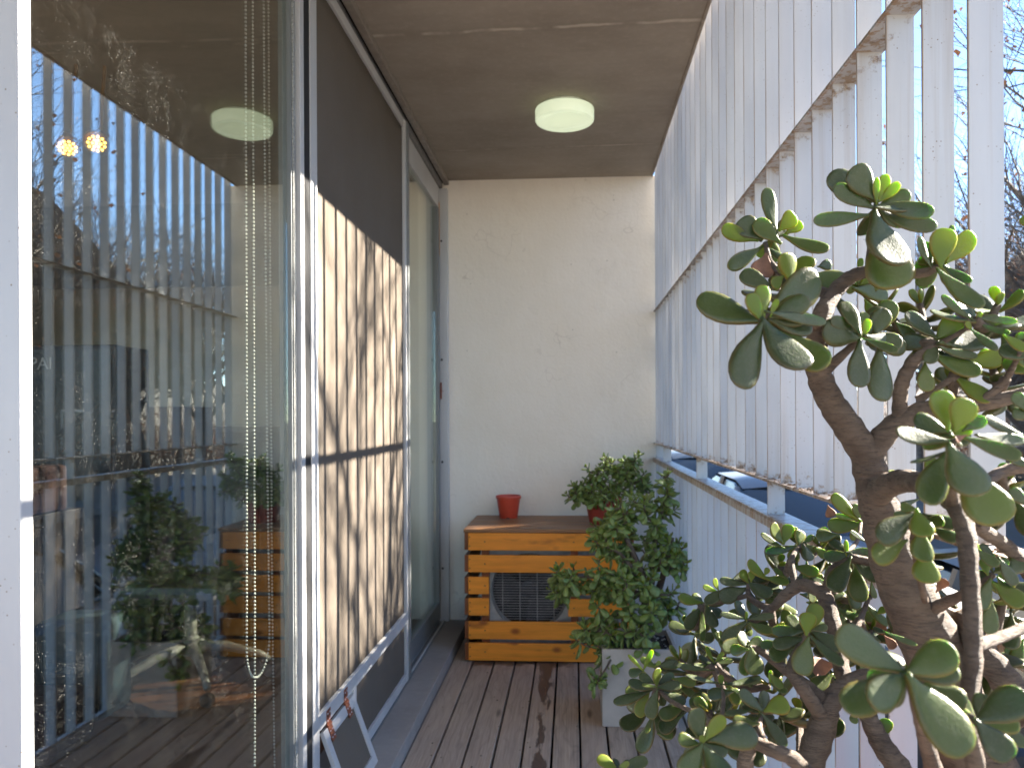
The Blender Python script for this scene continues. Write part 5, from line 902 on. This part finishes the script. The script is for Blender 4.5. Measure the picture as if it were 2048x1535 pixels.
tA = tree(5, 7.0, .13, 'bare tree on the median, its branches shadowing the screen door', (4.7, 5.0, ZG + .1))
tB = tree(9, 8.0, .15, 'bare street tree with orange leaf remnants seen past the nearest louver', (10.6, 17.5, ZG))
tC = tree(14, 6.5, .11, 'slim bare tree with dense twigs behind the jade plant', (10.4, 12.5, ZG))
spots = [(tB, (10.8, 24.0), 1.9, 1.05, 'bare tree far along the opposite pavement'), (tC, (10.5, 20.5), 3.0, 1.1, 'slim bare tree between two larger street trees'), (tA, (8.9, 14.2), .8, .95, 'bare forked tree on the opposite pavement'),
         (tB, (10.7, 9.6), 4.1, .9, 'bare tree reflected at the left of the glass'), (tC, (10.3, 6.8), 5.2, 1.0, 'slim bare tree reflected in the glass beside its stile'), (tA, (13.5, 22.0), 2.4, 1.1, 'bare tree set back behind the opposite pavement'),
         (tB, (13.8, 30.0), 5.0, 1.1, 'furthest bare tree beyond the opposite pavement'), (tC, (13.4, 16.5), 1.2, 1.15, 'slim bare tree growing from the brush behind the pavement'), (tA, (10.6, 2.5), 3.6, 1.0, 'bare tree opposite the near end of the balcony'), (tC, (13.2, 27.0), 2.2, 1.2, 'slim bare tree far back in the brush')]
for s, (x, y), rz, sc_, lab in spots: copy_thing(s, lab, (x, y, ZG + .1), rz, sc_)
# brush along the far side: a tangled mass nobody could count
rnd = random.Random(77); mb = MB(); lv = MB()
for _ in range(1500):
    x = rnd.uniform(12.6, 17); y = rnd.uniform(-6, 48); h = rnd.uniform(.8, 2.6) + (x - 12.6) * .25
    p = Vector((x, y, ZG)); pts = [p]; d = Vector((rnd.uniform(-.5, .5), rnd.uniform(-.5, .5), 1))
    for i in range(4): d = (d + Vector((rnd.uniform(-.6, .6), rnd.uniform(-.6, .6), rnd.uniform(-.3, .2)))).normalized(); pts.append(pts[-1] + d * h / 4)
    mb.tube(pts, [.02, .016, .011, .007, .003], 3, cap=False)
    for q in pts[2:]:
        for _k in range(2):
            d2 = Vector((rnd.uniform(-1, 1), rnd.uniform(-1, 1), rnd.uniform(-.2, .9))); mb.tube([q, q + d2 * .28, q + d2 * .5 + Vector((0, 0, .1))], [.007, .004, .002], 3, cap=False)
        if rnd.random() < .5:
            for _k in range(4):
                c = q + Vector((rnd.uniform(-.3, .3), rnd.uniform(-.3, .3), rnd.uniform(-.2, .3))); s = .05; a = rnd.uniform(0, 6.3); e1 = Vector((math.cos(a), math.sin(a), .3)) * s
                mb.add([c, c + e1, c + e1 + Vector((0, 0, -s)), c + Vector((0, 0, -s))], [(0, 1, 2, 3)], 1)
tag(mb.build('brush', [M['tree'], M['autumn']]), kind='stuff')
# wooded slope closing the view
mb = MB(); vs = []; fs = []; NX, NY = 30, 90
for j in range(NY + 1):
    for i in range(NX + 1):
        u = i / NX; x = 17 + u * 60; y = -40 + j * 2.2
        vs.append((x, y, ZG - .1 + 7.5 * (u ** .7) * (1 + .25 * math.sin(y * .08 + u * 3)) + rnd.uniform(-.35, .35) * min(1, u * 6)))
for j in range(NY):
    for i in range(NX): a = j * (NX + 1) + i; fs.append((a, a + 1, a + NX + 2, a + NX + 1))
tag(mb.add(vs, fs).build('hillside', plain('scrub_slope', (.085, .07, .055), .95, var=.4, scale=1.5), smooth=True), kind='structure')

# houses behind the trees
def house(label, x0, x1, y0, y1, zw, zr, wall, roofc):
    t = thing('house', label, 'house', ((x0 + x1) / 2, (y0 + y1) / 2, ZG))
    xm = (x0 + x1) / 2
    mb = MB().box(x0, x1, y0, y1, ZG, zw); mb.add([(x0, y0, zw), (x1, y0, zw), (xm, y0, zr - .12), (x0, y1, zw), (x1, y1, zw), (xm, y1, zr - .12)], [(0, 1, 2), (3, 5, 4), (0, 2, 5, 3), (1, 4, 5, 2)])
    mb.build('wall', plain('house_wall', wall, .85, var=.1, scale=1.5), t)
    sl = (zr - zw) / (xm - x0); e = .35
    mb = MB()
    for s in (-1, 1):
        xe = xm + s * (xm - x0 + e); ze = zw - sl * e
        v = [(xm, y0 - .3, zr), (xm, y1 + .3, zr), (xe, y1 + .3, ze), (xe, y0 - .3, ze)]
        mb.add(v + [(a, b, c + .12) for a, b, c in v], [(0, 1, 2, 3), (7, 6, 5, 4), (0, 3, 7, 4), (1, 5, 6, 2), (2, 6, 7, 3)])
    mb.build('roof', plain('roof_tiles', roofc, .8, var=.25, scale=6), t)
    y = y0 + .8
    while y < y1 - 1.4:
        for z in (ZG + 1.0, ZG + 4.0):
            if z + 1.5 < zw:
                f = MB().box(x0 - .05, x0 - .002, y, y + 1.1, z, z + 1.4).build('window', M['frame'], t)
                MB().box(x0 - .06, x0 - .0505, y + .08, y + 1.02, z + .08, z + 1.32).build('pane', M['carglass'], f)
        y += 2.4
house('unseen brown house added across the street to shade the lower louvers', 13.2, 19.5, 8.5, 13.4, 6.8, 10.27, (.20, .15, .11), (.07, .05, .04))  # added out of view; ridge height set to block the low sun
house('dark gabled house behind the bare trees further up the street', 15.0, 22.0, 17.5, 27.0, 6.0, 9.6, (.16, .12, .095), (.06, .045, .04))
